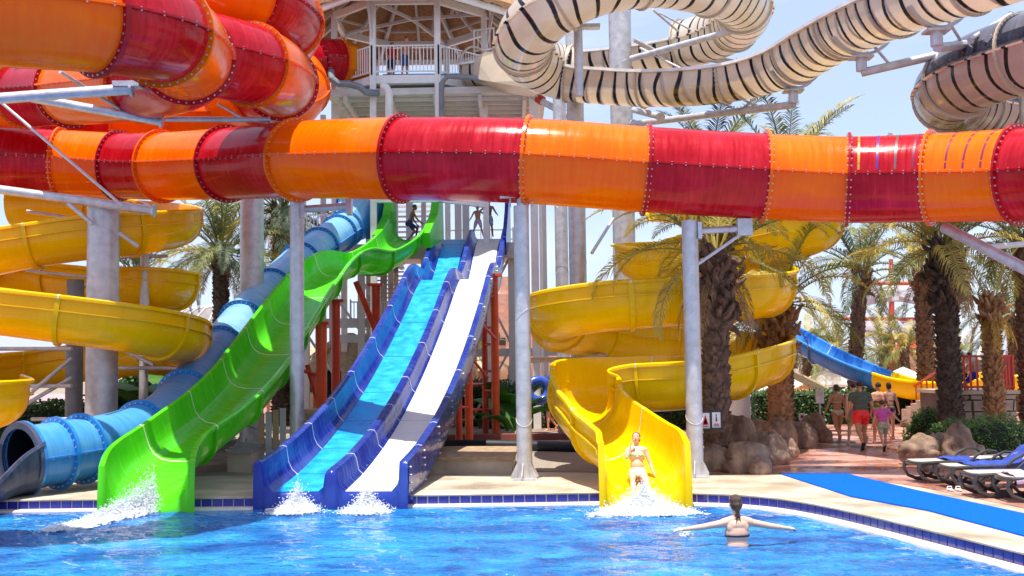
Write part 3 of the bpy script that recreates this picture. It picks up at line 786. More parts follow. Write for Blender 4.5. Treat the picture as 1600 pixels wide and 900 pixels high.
# --- double slide, violet walls, cyan lane and white lane
HW = 1.28
def dbl(h=.54):
    return [(-HW-.10, h-.06), (-HW-.10, h), (-HW-.02, h+.02), (-HW+.05, h), (-HW+.08, h*.45), (-HW+.14, .10), (-HW+.24, .0), (-.23, 0), (-.15, .08), (-.11, .32), (-.07, .39), (.0, .40), (.07, .39), (.11, .32), (.15, .08), (.23, 0),
            (HW-.20, 0), (HW-.12, .10), (HW-.07, h*.45), (HW-.05, h), (HW+.02, h+.02), (HW+.10, h), (HW+.10, h-.06)]
def db_x(Y): return -3.23 + .0757*(Y-20.3) + .10*math.sin((Y-20)/23*math.pi)
db = Path([(db_x(Y), Y, z) for Y, z in ((20.25, .08), (21.8, .27), (24.4, .78), (27.4, 1.62), (30.4, 2.66), (33.4, 3.82), (35.6, 4.72), (36.8, 5.08), (37.8, 5.08), (38.8, 5.10), (40.0, 5.62), (41.8, 6.58), (43.2, 7.12))])
cd = [0, 1.5, 3.4, 5.4, 7.5, 10.2, 13.0, 15.6, db.cs[7]+.2, db.cs[10], db.L]
d_root = trough_slide('double_slide', db, cd, dbl(), VIOLET, 'violet blue double slide with one cyan lane and one white lane, steepest in the middle', thick=.035, joint=False, line_mat=mat('pale seam line', (.62, .66, .80), .4))
for i, (a, b) in enumerate(zip(cd, cd[1:])):
    xm = MB(); sweep(xm, db, a+.02, b-.02, [(-HW+.25, .004), (-.24, .004)], .2, thick=-.012); xm.build('cyan_lane', CYANM, d_root, smooth=True)
    xm = MB(); sweep(xm, db, a+.02, b-.02, [(.24, .004), (HW-.21, .004)], .2, thick=-.012); xm.build('white_lane', WHITEM, d_root, smooth=True)
    if i:
        xm = MB()
        pr_ = [(HW+.06, -.12), (HW+.0, -.26), (HW-.25, -.30), (-HW+.25, -.30), (-HW, -.26), (-HW-.06, -.12)]
        sweep(xm, db, a-.04, a+.04, pr_, .08, thick=.03); xm.build('cross_rib', VIOLET, d_root)
for i, (a, b) in enumerate(zip(cd, cd[1:])):
    for sg in (-1, 1):
        xm = MB(); sweep(xm, db, a+(.0 if i else .02), b-.015, [(sg*(HW+.105), .54), (sg*(HW+.11), .2), (sg*(HW+.08), -.16), (sg*(HW+.03), -.30)], .3, thick=.02*sg); xm.build('side_skirt', VIOLET, d_root, smooth=True)
    if i < 9:
        xm = MB()
        for k in range(5):
            p, T, S, U = db.fr(a+.12); q = p + S*(HW+.11) + U*(.42-.14*k); xm.tube(q, q + S*.03, .02, n=6)
        xm.build('bolts', BOLT, d_root, kind='stuff')
# front lip down to the water
p, T, S, U = db.fr(0)
prL = dbl()
xm = MB()
top = [p + S*a + U*b_ for a, b_ in prL]
for k, (dz, dy) in enumerate(((0, 0), (-.05, -.06), (-.16, -.09), (-.55, -.10))):
    for (a, b_), q in zip(prL, top):
        hh = max(0, b_)
        z = q.z + dz if k < 3 else -.33
        xm.v.append(Vector((q.x, q.y + dy - (.0 if k else 0), z)))
m_ = len(prL)
for k in range(3):
    for j in range(m_-1): xm.f.append((k*m_+j, k*m_+j+1, (k+1)*m_+j+1, (k+1)*m_+j))
xm.build('front_lip', VIOLET, d_root, smooth=True, angle=1.2)
# wings at the platform
for sg in (-1, 1):
    p, T, S, U = db.fr(db.L-.1)
    Z = Vector((0, 0, 1))
    xm = MB()
    b0 = p + S*sg*(HW+.02)
    a = [b0 - T*1.9 + U*.55, b0 - T*.6 + Z*1.25, b0 + T*.2 + Z*2.05, b0 + T*.75 + Z*2.0, b0 + T*.9 - Z*.3, b0 - T*1.9 - U*.1]
    xm.poly(a); xm.poly([q + S*.14*sg for q in reversed(a)])
    for k in range(6): k2 = (k+1) % 6; xm.quad(a[k], a[k2], a[k2] + S*.14*sg, a[k] + S*.14*sg)
    xm.build('entry_wing', VIOLET, d_root)
for sg in (-1, 1):
    p, T, S, U = gr.fr(gr.L-.2)
    Z = Vector((0, 0, 1)); xm = MB(); b0 = p + S*sg*.76
    a = [b0 - T*1.6 + U*.65, b0 - T*.5 + Z*1.1, b0 - T*.1 + Z*1.75, b0 + T*.35 + Z*1.75, b0 + T*.5 - Z*.1, b0 - T*1.6 + U*.1]
    xm.poly(a); xm.poly([q + S*.30*sg for q in reversed(a)])
    for k in range(6): k2 = (k+1) % 6; xm.quad(a[k], a[k2], a[k2] + S*.30*sg, a[k] + S*.30*sg)
    xm.build('entry_wing', GREEN, g_root)

def front_face(path, prof, mt, root, drop, wz=-.33, top_h=.12, n=6):
    """solid end of a trough: the rim rolls over and drops into the water"""
    p, T, S, U = path.fr(0); F = Vector((-T.x, -T.y, 0)).normalized(); mb = MB(); m_ = len(prof)
    for k in range(n+1):
        t = k/n
        for a, b_ in prof:
            q = p + S*a + U*b_
            zz = q.z if k == 0 else q.z*(1-t)**1.6 + wz*(1-(1-t)**1.6)
            mb.v.append(Vector((q.x, q.y, zz)) + F*(.11*math.sin(min(1, t*2.2)*math.pi/2)))
    for k in range(n):
        for j in range(m_-1): mb.f.append((k*m_+j, k*m_+j+1, (k+1)*m_+j+1, (k+1)*m_+j))
    return mb.build('front_lip', mt, root, smooth=True, angle=1.3)

front_face(gr, green_prof(0), GREEN, g_root, 0)

pf = UY(0) if callable(UY) else UY
front_face(yr, [(-q[0], q[1]) for q in pf][::-1] and pf, YELLOW, root_yr, 0) if False else None

def end_face(path, prof, mt, root, wz=-.33, n=6):
    p, T, S, U = path.fr(path.L); F = Vector((T.x, T.y, 0)).normalized(); mb = MB(); m_ = len(prof)
    for k in range(n+1):
        t = k/n
        for a, b_ in prof:
            q = p + S*a + U*b_; zz = q.z if k == 0 else q.z*(1-t)**1.6 + wz*(1-(1-t)**1.6)
            mb.v.append(Vector((q.x, q.y, zz)) + F*(.11*math.sin(min(1, t*2.2)*math.pi/2)))
    for k in range(n):
        for j in range(m_-1): mb.f.append((k*m_+j, k*m_+j+1, (k+1)*m_+j+1, (k+1)*m_+j))
    return mb.build('front_lip', mt, root, smooth=True, angle=1.3)
end_face(yr, UY, YELLOW, root_yr)
# ================================================================== steel posts, beams and the tower
def post(px, y_top, y_bot, Y, r, label, m_=STEEL, group='galvanised steel posts', base_plate=True, z0=None, cap=False, seams=True, name='steel_post'):
    b0 = at(px[0], y_bot, Y); t0 = at(px[1], y_top, Y)
    z0 = 0.0 if z0 is None else z0
    loc = Vector((b0.x, Y, z0)); top = Vector((t0.x*.3 + b0.x*.7, Y, t0.z)); top.x = b0.x
    root = thing(name, loc, label, 'steel post', group)
    mb = MB(); mb.tube(loc, top, r, n=28); mb.build('post_tube', m_, root, smooth=True)
    if seams:
        mb = MB(); z = z0 + 1.2; k = 0
        while z < top.z - .3:
            pts = [loc + Vector((math.cos(a)*(r+.001), math.sin(a)*(r+.001), z - z0 + .9*r*math.sin(a + k))) for a in [2*math.pi*i/20 for i in range(20)]]
            mb.pipe(pts, .008, 5, closed=True); z += 2.1; k += 1.7
        if mb.v: mb.build('weld_seams', STEEL, root, smooth=True, kind='stuff')
    if base_plate:
        MB().box(loc + Vector((0, 0, .02)), (r*3.0, r*3.0, .04)).build('base_plate', STEEL, root)
        for k in range(6):
            a = 2*math.pi*k/6 + .3; d = Vector((math.cos(a), math.sin(a), 0)); q = loc + d*r; e = Vector((-d.y, d.x, 0))*.01
            mb = MB(); o3 = [q + Vector((0, 0, .04)), q + d*.13 + Vector((0, 0, .04)), q + d*.13 + Vector((0, 0, .09)), q + Vector((0, 0, .34))]
            mb.poly([v + e for v in o3]); mb.poly([v - e for v in reversed(o3)])
            for i in range(4): mb.quad(o3[i] + e, o3[(i+1) % 4] + e, o3[(i+1) % 4] - e, o3[i] - e)
            mb.build('gusset', STEEL, root)
    if cap:
        MB().tube(top, top + Vector((0, 0, .16)), r*.55, n=16).build('neck', STEEL, root, smooth=True)
        MB().box(top + Vector((0, 0, .2)), (.85, .16, .08)).build('saddle', STEEL, root)
        for sg in (-1, 1): MB().tube(top + Vector((sg*.22, 0, -.02)), top + Vector((sg*.22, 0, .22)), .018, n=6).build('threaded_rod', STEEL, root)
    return root, top
def beam(root, a, b, r, name='arm', m_=STEEL, plates=True):
    mb = MB(); mb.tube(a, b, r, n=14); o = mb.build(name, m_, root, smooth=True)
    if plates:
        d = (Vector(b)-Vector(a)).normalized(); mb = MB(); mb.tube(Vector(b)-d*.02, Vector(b)+d*.03, r*1.5, n=14); mb.build('end_plate', m_, root, smooth=True)
    return o

r_, top = post((820, 816), 322, 748, 22.8, .155, 'grey steel post at the pool edge just right of the white lane', cap=True)
r_, top = post((1087, 1077), 345, 746, 22.9, .165, 'grey steel post with a side arm, standing in front of the big palm')
a = at(1092, 361, 22.9); b = at(1163, 357, 22.9)
beam(r_, a, b, .07); beam(r_, at(1090, 413, 22.9), at(1158, 366, 22.9), .035, 'brace', plates=False)
MB().box(b + Vector((0, 0, .02)), (.3, .2, .34)).build('saddle', STEEL, r_)
MB().box(a, (.08, .3, .34)).build('arm_plate', STEEL, r_)
r_, top = post((464, 462), 304, 732, 25.8, .16, 'grey steel post between the green slide and the violet slide', cap=False)
a = at(474, 327, 25.8); b = at(546, 322, 25.8)
beam(r_, a, b, .085); beam(r_, at(474, 352, 25.8), at(452, 330, 25.8), .03, 'brace', plates=False); MB().box(b, (.12, .3, .4)).build('saddle', STEEL, r_)
MB().box(a, (.08, .3, .4)).build('arm_plate', STEEL, r_); MB().box(top, (.6, .5, .05)).build('top_plate', STEEL, r_)
# thick left columns
r_, top = post((158, 162), 318, 665, 26.9, .37, 'thick steel column standing inside the yellow spirals on the left')
a = at(-60, 288, 26.4); b = at(240, 329, 26.4)
beam(r_, a, b, .105); beam(r_, at(-10, 150, 26.2), at(192, 322, 26.0), .035, 'brace', plates=False); beam(r_, at(145, 350, 26.4), at(106, 318, 26.4), .05, 'brace', plates=False)
beam(r_, at(186, 364, 26.4), at(216, 385, 26.6), .05, 'brace', plates=False)
beam(r_, at(-30, 156, 21.0), at(205, 139, 21.2), .105); beam(r_, at(50, 153, 23.2), at(252, 190, 23.6), .095); beam(r_, at(94, 112, 21.5), at(186, 170, 23.4), .035, 'brace', plates=False)
beam(r_, at(250, 186, 25), at(420, 187, 25.5), .06); beam(r_, at(340, 162, 25), at(376, 183, 25.3), .03, 'brace', plates=False)
MB().box(at(200, 141, 21.2) + Vector((0, 0, .1)), (.5, .3, .1)).build('saddle', STEEL, r_)
MB().box(at(248, 186, 23.6) + Vector((0, 0, .15)), (.6, .3, .1)).build('saddle', STEEL, r_)
post((224, 224), 330, 640, 29.5, .115, 'thin steel post just right of the thick column among the yellow spirals', seams=False)
r_, top = post((115, 115), 437, 660, 28.5, .21, 'dark grey square post left of the thick column', seams=False, m_=STEELD)
for (a, b) in (((0, 545), (112, 545)), ((112, 560), (50, 612)), ((112, 590), (40, 632)), ((30, 603), (112, 603)), ((170, 575), (285, 575)), ((50, 655), (112, 655))):
    beam(r_, at(*a, 28.0), at(*b, 27.6), .05, 'strut', plates=False)
for (a, b, Y) in (((185, 543), (240, 570), 26.6), ((40, 423), (150, 434), 30), ((150, 434), (108, 465), 30), ((42, 330), (108, 340), 31), ((190, 402), (262, 400), 30)):
    beam(r_, at(*a, Y), at(*b, Y), .045, 'strut', plates=False)
post((393, 394), 300, 640, 33.5, .345, 'lilac grey steel column behind the blue tube and in front of the dark palm')
# columns right of the tower
post((906, 899), 30, 600, 34, .26, 'tall steel column standing right of a thinner one under the striped loop', base_plate=False)
post((881, 876), 150, 600, 38, .22, 'thinner steel column partly hidden left of the tall one', base_plate=False)
r_, top = post((980, 971), -10, 620, 36, .36, 'tallest and thickest steel column cut by the top edge beneath the striped loop', base_plate=False)
for (a, b, r, Y0, Y1) in (((986, 92), (1152, 46), .10, 35.5, 33), ((990, 62), (1062, 100), .07, 35.8, 37), ((1062, 86), (1150, 98), .10, 36.5, 36), ((1000, 75), (1180, 165), .035, 35.5, 32), ((1020, 15), (1075, 62), .04, 35.5, 36.5),
                      ((990, 172), (1032, 183), .09, 35.5, 33), ((992, 150), (1014, 176), .05, 35.5, 33), ((1030, 20), (1100, 58), .03, 35.5, 36)):
    beam(r_, at(*a, Y0), at(*b, Y1), r, 'arm')
r_, top = post((1008, 1006), 430, 640, 33, .20, 'steel post inside the right yellow spiral', base_plate=False)
beam(r_, at(1003, 540, 33), at(895, 565, 30), .07, 'arm'); beam(r_, at(1003, 560, 33), at(820, 563, 29.5), .07, 'arm')
beam(r_, at(925, 395, 33), at(958, 342, 35), .05, 'arm', plates=False); beam(r_, at(1010, 545, 33), at(1070, 575, 31), .05, 'arm', plates=False)
post((1156, 1156), 600, 675, 31, .30, 'short white column below the right yellow spiral', base_plate=False, seams=False, m_=STEELW)
r_, top = post((905, 905), 42, 150, 30.6, .12, 'bracket post hanging under the striped loop', z0=at(905, 150, 30.6).z, base_plate=False, seams=False)
MB().box(top, (1.2, .3, .1)).build('saddle', STEEL, r_)
r_, top = post((1618, 1600), 20, 300, 27, .28, 'steel column at the right edge behind the striped slide', base_plate=False)
for (a, b, r, Y0, Y1) in (((1475, 355), (1640, 440), .11, 22.5, 20.6), ((1545, 386), (1640, 378), .06, 22, 24), ((1545, 60), (1585, 58), .09, 24.0, 26.6), ((1515, 62), (1580, 22), .05, 24.0, 26.6)):
    beam(r_, at(*a, Y0), at(*b, Y1), r, 'arm')
for px, (cx, cy, cY) in ((1236, (990, 194, 35.6)), (1345, (1500, 78, 26.2)), (1465, (1590, 60, 26.8))):
    t = s_at_px(s1, px, s1.cs[13]); p, T, S, U = s1.fr(t)
    x = MB(); sweep(x, s1, t-.07, t+.07, arc(.86, 215, 325, 12), .14, thick=.07); o = x.build('cradle', STEEL, r_, smooth=True)
    q = p - U*.98; MB().tube(q, q - Vector((0, 0, .32)), .13, n=14).build('neck', STEEL, r_, smooth=True)
    MB().box(q, (.5, .4, .05)).build('saddle_plate', STEEL, r_)
    beam(r_, q - Vector((0, 0, .36)), at(cx, cy, cY), .10, 'arm'); beam(r_, q + (at(cx, cy, cY) - q)*.3 - Vector((0, 0, .25)), p - U*.7 + (at(cx, cy, cY) - q)*.12, .035, 'brace', plates=False)

# red supports
def red_post(px, y0, y1, Y, r, label, m_=REDST):
    root = thing('red_post', base(px, y1, Y), label, 'steel post', 'red posts under the slides')
    b = base(px, y1, Y); t = at(px, y0, Y); t.x = b.x; t.y = b.y
    MB().tube(b, t, r, n=16).build('post_tube', m_, root, smooth=True)
    MB().box(t, (.5, .4, .08)).build('top_plate', m_, root)
    return root
rp1 = red_post(502, 505, 640, 33, .17, 'bright orange red post just right of the steel post beneath the green slide', ORST)
beam(rp1, at(502, 590, 33), at(463, 575, 33), .05, 'strut', REDST, False)
rp2 = red_post(525, 470, 640, 35.5, .14, 'dark red post beneath the middle of the green slide')
beam(rp2, at(480, 570, 35), at(500, 640, 35), .08, 'strut', REDST, False)
rp3 = red_post(588, 445, 640, 37.5, .15, 'red post below the hump of the green slide')
beam(rp3, at(556, 440, 37), at(588, 520, 37.4), .10, 'strut', REDST, False)
rp4 = red_post(775, 430, 680, 36.5, .13, 'tallest orange red post behind the white lane', ORST)
rp5 = red_post(759, 450, 680, 37.2, .10, 'slim red post left of the tallest one behind the white lane')
for y in (462, 512, 538, 580, 610, 640): beam(rp4, at(759, y, 37), at(775, y, 36.5), .045, 'rung', REDST, False)
rp6 = red_post(733, 515, 678, 33.5, .12, 'orange red post closest to the foot of the white lane', ORST)
rp7 = red_post(717, 560, 676, 32.5, .10, 'darker red post tight against the white lane')
for y in (560, 600, 636): beam(rp6, at(733, y, 33.5), at(717, y, 32.5), .04, 'rung', REDST, False)
beam(rp6, at(737, 490, 34), at(775, 530, 36), .045, 'strut', REDST, False); beam(rp6, at(737, 560, 34), at(762, 590, 36), .045, 'strut', REDST, False)
for y in (600,640): beam(rp5, at(733, y, 34), at(759, y, 37), .045, 'rung', REDST, False)

# ---- tower
TX, TY = at(644, 118, 43.9).x, 43.9
TZ = at(644, 117, 41.0).z
tw = thing('slide_tower', (TX, TY, 0), 'white steel slide tower with a thatched octagonal roof and railed top deck', 'tower')
def octo(r, z, n=8, rot=22.5): return [Vector((TX + r*math.cos(R(rot+45*k)), TY + r*math.sin(R(rot+45*k)), z)) for k in range(n)]
PLW = mat('white deck soffit', (.66, .63, .58), .6, var=.08, scale=2)
THATCH = mat('thatch', (.26, .12, .05), .95, var=.3, scale=9, bump=1, bscale=30, col2=(.52, .29, .13), stretch=(1, 1, 6))
WOOD = mat('weathered wood', (.25, .16, .09), .8, var=.3, scale=6, bump=.4, col2=(.42, .30, .18), stretch=(1, 1, 8))
TRUSS = mat('grey white truss steel', (.60, .58, .56), .5, var=.05)
oc = octo(3.15, TZ); MB().prism([(p.x, p.y) for p in oc], TZ-.3, TZ).build('deck', STEELW, tw)
ot = octo(3.1, 0)
ZE = at(690, 0, 41.0).z
cols = []
for k, p in enumerate(ot):
    zb = 8.5 if (p.y < TY-2.5 and p.x > TX) else 0
    q = MB().box(Vector((p.x, p.y, (ZE+zb)/2)), (.22, .22, ZE-zb)); q.build('column', STEELW, tw)
    if zb:
        MB().bar(Vector((ot[5].x, p.y+.02, 8.42)), Vector((p.x+.2, p.y+.02, 8.42)), .2, .3).build('transfer_beam', STEELW, tw); MB().bar(Vector((p.x, p.y, 8.42)), Vector((ot[7].x, ot[7].y, 8.42)), .2, .3).build('transfer_beam', STEELW, tw)
# eave ring beam, rafters, thatch roof
eo = octo(4.75, ZE-.35); ap = Vector((TX, TY, ZE+2.9)); ii = octo(3.1, ZE)
for k in range(8):
    a, b = ii[k], ii[(k+1) % 8]
    MB().bar(a, b, .16, .26).build('ring_beam', STEELW, tw)
    MB().bar(eo[k], eo[(k+1) % 8], .12, .22).build('eave_beam', STEELW, tw)
    MB().bar(eo[k], ap, .12, .2).build('rafter', TRUSS, tw)
    mid = a.lerp(b, .5); MB().bar(mid.lerp(eo[k].lerp(eo[(k+1) % 8], .5), .9), ap, .09, .15).build('rafter', TRUSS, tw)
    for t in (.3, .65):
        u, v = eo[k].lerp(ap, t), eo[(k+1) % 8].lerp(ap, t); MB().bar(u, v, .06, .09).build('purlin', TRUSS, tw)
    # truss members under the roof
    c0 = Vector((TX, TY, ZE+.2)); MB().bar(ii[k], c0, .08, .12).build('tie_beam', TRUSS, tw) if k % 2 else None
    if k % 2: MB().bar(ii[k].lerp(c0, .45), eo[k].lerp(ap, .55), .09, .1).build('truss_web', TRUSS, tw)
    if k in (2, 5, 7): MB().bar(Vector((a.x, a.y, ZE-1.7)), eo[k].lerp(ap, .25), .09, .1).build('knee_brace', TRUSS, tw)
e2 = octo(5.0, ZE-.3)
for k in range(8):
    mb = MB(); a, b = e2[k], e2[(k+1) % 8]; ap2 = ap + Vector((0, 0, .12)); N = 12
    top = []
    for j in range(N+1):
        p = a.lerp(b, j/N); 
        mb.v += [p + Vector((0, 0, .02 + random.uniform(-.06, .04))), p.lerp(ap2, .5) + Vector((0, 0, .05)), ap2, p + Vector((0, 0, .2 + random.uniform(-.03, .03))), p.lerp(ap2, .5) + Vector((0, 0, .28)), ap2 + Vector((0, 0, .2))]
    for j in range(N):
        i = 6*j; n_ = 6*(j+1)
        mb.f += [(i, n_, n_+1, i+1), (i+1, n_+1, n_+2, i+2), (i+3, i+4, n_+4, n_+3), (i+4, i+5, n_+5, n_+4), (i, i+3, n_+3, n_)]
    mb.build('thatch_panel', THATCH, tw)
def railing(root, a, b, h=1.08, n=None, m_=STEELW, gap=.13, rr=.02, rails=(1.08, .12), posts=True, bname='baluster'):
    a, b = Vector(a), Vector(b); L = (b-a).length; Z = Vector((0, 0, 1)); n = n or max(2, int(L/gap))
    for z in rails: MB().bar(a + Z*z, b + Z*z, .05, .05).build('rail', m_, root)
    if posts:
        for p in (a, b): MB().bar(p, p + Z*(h+.02), .06, .06).build('rail_post', m_, root)
    me = None
    for k in range(1, n):
        p = a.lerp(b, k/n)
        if me is None:
            o = MB().bar((0, 0, rails[-1]), (0, 0, rails[0]), rr*1.6, rr*1.6).build(bname, m_, root, world=False); o.location = p - root.location; me = o
        else: inst(me, root, p - root.location, name=bname)
orr = octo(3.2, TZ)
for k in (4, 5, 6, 3, 7, 2): railing(tw, orr[k], orr[(k+1) % 8])
# inner pale blue panels and core on the top deck
MB().box(Vector((TX+.6, TY+.4, TZ+.45)), (3.6, .08, .9)).build('splash_panel', LBLUE, tw)
# wide lower soffit with ribs
zs = TZ - .55
x0, x1 = at(508, 150, 44).x, at(842, 150, 44).x
MB().prism([(x0, TY+3.5), (x0+.6, TY-1.2), (TX-3, TY-2.6), (x1-1.6, TY-2.8), (x1+.2, TY-1.8), (x1+.2, TY+4.5), (x0, TY+4.5)], zs-.12, zs+.12).build('soffit', PLW, tw)
for k in range(9):
    yy = TY - 2.2 + k*.75; MB().box(Vector(((x0+x1)/2+.3, yy, zs-.2)), (x1-x0-1.2, .08, .14)).build('soffit_rib', PLW, tw)
for k in range(5):
    xx = x0 + 1.2 + k*(x1-x0-1.8)/4; MB().box(Vector((xx, TY+.8, zs-.26)), (.14, 7.0, .24)).build('soffit_beam', PLW, tw)
# legs
for px, Y, w_ in ((833, 41.5, .28), (505, 45, .2), (575, 47, .2), (617, 47.5, .22), (661, 47.5, .2), (848, 47, .18)):
    p = at(px, 200, Y); MB().box(Vector((p.x, Y, zs/2)), (w_, w_, zs)).build('column', STEELW if px in (833,) else TRUSS, tw)
MB().box(Vector((at(843, 250, 41.6).x, 41.6, zs/2)), (.1, .12, zs)).build('column', STEELW, tw)
# drain pipes
mb = MB().pipe([at(517, 112, 41), at(519, 124, 40.6), at(530, 131, 40.6), at(545, 131, 40.6), at(562, 136, 40.6), at(572, 144, 40.6), at(592, 146, 40.8)], .13, 10); mb.build('drain_pipe', STEELD, tw, smooth=True)
mb = MB().pipe([at(690, 200, 40.5), at(690, 130, 40.5), at(700, 119, 40.5), at(735, 121, 40.5), at(798, 132, 40.5), at(802, 120, 40.5)], .10, 10); mb.build('drain_pipe', STEELD, tw, smooth=True)
mb = MB().pipe([at(608, 200, 40.5), at(608, 145, 40.5), at(604, 137, 40.5), at(598, 134, 40.6)], .14, 10); mb.build('white_pipe', STEELW, tw, smooth=True)
mb = MB().pipe([at(687, 290, 40.7), at(687, 131, 40.7)], .16, 10); mb.build('white_pipe', STEELW, tw, smooth=True)
mb = MB().pipe([at(800, 130, 40.4), at(835, 152, 40), at(895, 184, 38.5)], .12, 10); mb.build('support_pipe', STEEL, tw, smooth=True)
MB().tube(at(840, 153, 39.8), at(848, 158, 39.7), .17, n=10).build('red_collar', CLAMP, tw, smooth=True)
# cream chute box where the striped slide starts
mb = MB(); q = [at(738, 122, 40.6), at(742, 92, 40.6), at(757, 82, 40.4), at(790, 78, 40), at(815, 98, 39), at(838, 125, 38.4), at(838, 140, 38.4), at(770, 128, 40)]
mb.poly(q); q2 = [v + Vector((.1, 1.3, 0)) for v in q]; mb.poly(list(reversed(q2)))
for k in range(8): mb.quad(q[k], q[(k+1) % 8], q2[(k+1) % 8], q2[k])
mb.build('launch_chute', BEIGE, r1)
railing(tw, at(741, 84, 42.5), at(772, 80, 42.5), h=.9, rails=(.9, .1))

# ---- lower platform with stairs
LZ = 7.0
PY0 = 42.6
lp = thing('slide_platform', (at(640, 375, 44).x, 45, 0), 'lower grey steel start platform with stairs behind the green and violet slides', 'platform')
xa, xb = at(470, 375, 44).x, at(806, 375, 44).x
MB().box(Vector(((xa+xb)/2, PY0+2.6, LZ-.22)), (xb-xa, 5.2, .3)).build('deck', TRUSS, lp)
for k in range(8):
    MB().box(Vector((xa + (xb-xa)*k/7, PY0+2.6, LZ-.5)), (.12, 5.0, .26)).build('joist', TRUSS, lp)
MB().box(Vector(((xa+xb)/2, PY0+.1, LZ-.5)), (xb-xa, .14, .3)).build('edge_beam', TRUSS, lp)
for px, Y in ((478, 43), (520, 47), (565, 43.4), (600, 47), (664, 43.2), (690, 47), (735, 47), (800, 43.2)):
    p = at(px, 500, Y); MB().box(Vector((p.x, Y, (LZ-.3)/2)), (.26, .26, LZ-.3)).build('column', TRUSS, lp)
for px, Y in ((716, 47), (728, 46), (640, 47.2)):
    p = at(px, 340, Y); MB().box(Vector((p.x, Y, (LZ+zs)/2)), (.28, .28, zs-LZ)).build('column', TRUSS, lp)
MB().box(Vector((at(655, 500, 43.6).x, 43.6, 3.4)), (6.2, .2, .3)).build('cross_beam', TRUSS, lp); MB().box(Vector((at(800, 500, 43.6).x, 43.6, 2.8)), (6.5, .2, .3)).build('cross_beam', TRUSS, lp)
MB().box(Vector((at(520, 500, 43.6).x, 43.6, 4.0)), (5, .2, .36)).build('cross_beam', TRUSS, lp)
for a, b in (((478, 400), (565, 520)), ((565, 400), (478, 520)), ((664, 400), (735, 520)), ((735, 410), (800, 540)), ((800, 395), (735, 520)), ((478, 520), (565, 650)), ((800, 540), (735, 660)), ((500, 470), (560, 400)), ((545, 400), (600, 500))):
    MB().bar(at(*a, 43.3), at(*b, 43.3), .09, .09).build('diagonal_brace', TRUSS, lp)
railing(lp, Vector((xa+.2, PY0+.1, LZ)), Vector((at(545, 375, PY0).x, PY0+.1, LZ)))
railing(lp, Vector((xb-.1, PY0+4.9, LZ)), Vector((at(700, 375, 47).x, PY0+4.9, LZ)), rails=(1.0, .6), n=6)
railing(lp, Vector((at(672, 375, 43).x, PY0+.3, LZ)), Vector((at(688, 375, 43).x, PY0+.3, LZ)), rails=(1.0, .1), n=5)
# stairs rising behind
for k in range(22):
    x_ = at(598, 380, 47).x + 0*k; MB().box(Vector((at(645, 380, 47).x, PY0+5.4+k*.26, LZ+.1+k*.26)), (1.9, .3, .06)).build('stair_tread', TRUSS, lp)
for sg in (-1, 1):
    cx_ = at(645, 380, 47).x + sg*1.0; MB().bar(Vector((cx_, PY0+5.2, LZ)), Vector((cx_, PY0+5.4+22*.26, LZ+22*.26)), .06, .3).build('stair_stringer', TRUSS, lp)
    MB().bar(Vector((cx_, PY0+5.2, LZ+1)), Vector((cx_, PY0+5.4+22*.26, LZ+1+22*.26)), .05, .05).build('handrail', STEELW, lp)
# lower flight and landing seen between the posts
for k in range(18):
    MB().box(Vector((at(600, 480, 46).x, 44.5+k*.2, 3.6+k*.19)), (1.4, .24, .05)).build('stair_tread', TRUSS, lp)
railing(lp, at(592, 512, 44.2), at(604, 512, 44.2)+Vector((.6, 0, 0)), rails=(1.0, .1), n=8)
railing(lp, at(548, 512, 44.2), at(590, 512, 44.2), rails=(1.0, .1))

# ================================================================== background buildings and low objects
BRICK = mat('pale terracotta render', (.48, .24, .16), .9, var=.2, scale=1.5, bump=.5, bscale=6, col2=(.62, .38, .28))
DARKW = mat('shaded opening', (.03, .028, .03), .9)
pyr = thing('building', at(800, 560, 62) * 1, 'terracotta stepped building rising behind the red posts', 'building'); pyr.location.z = 0
c = Vector((at(802, 500, 62).x, 63, 0)); pyr.location = c
for k, (w_, z0, z1) in enumerate(((5.2, 0, 3.2), (4.4, 3.2, 4.2), (3.4, 4.2, 5.2), (2.4, 5.2, 6.2), (1.5, 6.2, 7.2))):
    MB().box(c + Vector((0, 0, (z0+z1)/2)), (w_, w_, z1-z0)).build('storey', BRICK, pyr)
MB().box(c + Vector((.3, -2.62, 1.3)), (1.2, .1, 2.0)).build('doorway', DARKW, pyr)
for k in range(4): MB().box(c + Vector((-1.8+1.2*k, -2.25, 3.6)), (.35, .1, .4)).build('window', DARKW, pyr)
b2 = thing('building', (at(345, 500, 70).x, 71, 0), 'grey roofed building behind the dark palm on the left', 'building')
c = b2.location.copy()
MB().box(c + Vector((0, 0, 1.6)), (9, 6, 3.2)).build('wall', BRICK, b2)
mb = MB(); 
mb.lathe([(4.6, 3.2), (4.4, 4.2), (3.7, 5.2), (2.4, 6.0), (0, 6.4)], c, 20); mb.build('dome_roof', mat('dull roof felt', (.22, .19, .18), .8), b2, smooth=True)
for k in range(12):
    a = R(180 + 15*k); pts = [c + Vector((r*math.cos(a), r*math.sin(a), z)) for r, z in ((4.62, 3.2), (4.42, 4.2), (3.72, 5.22), (2.42, 6.02), (.1, 6.42))]
    MB().pipe(pts, .05, 5).build('roof_rib', TRUSS, b2)
for k in range(5): MB().box(c + Vector((-3.4+1.7*k, -3.02, 1.5)), (.7, .06, 1.3)).build('window', DARKW, b2)
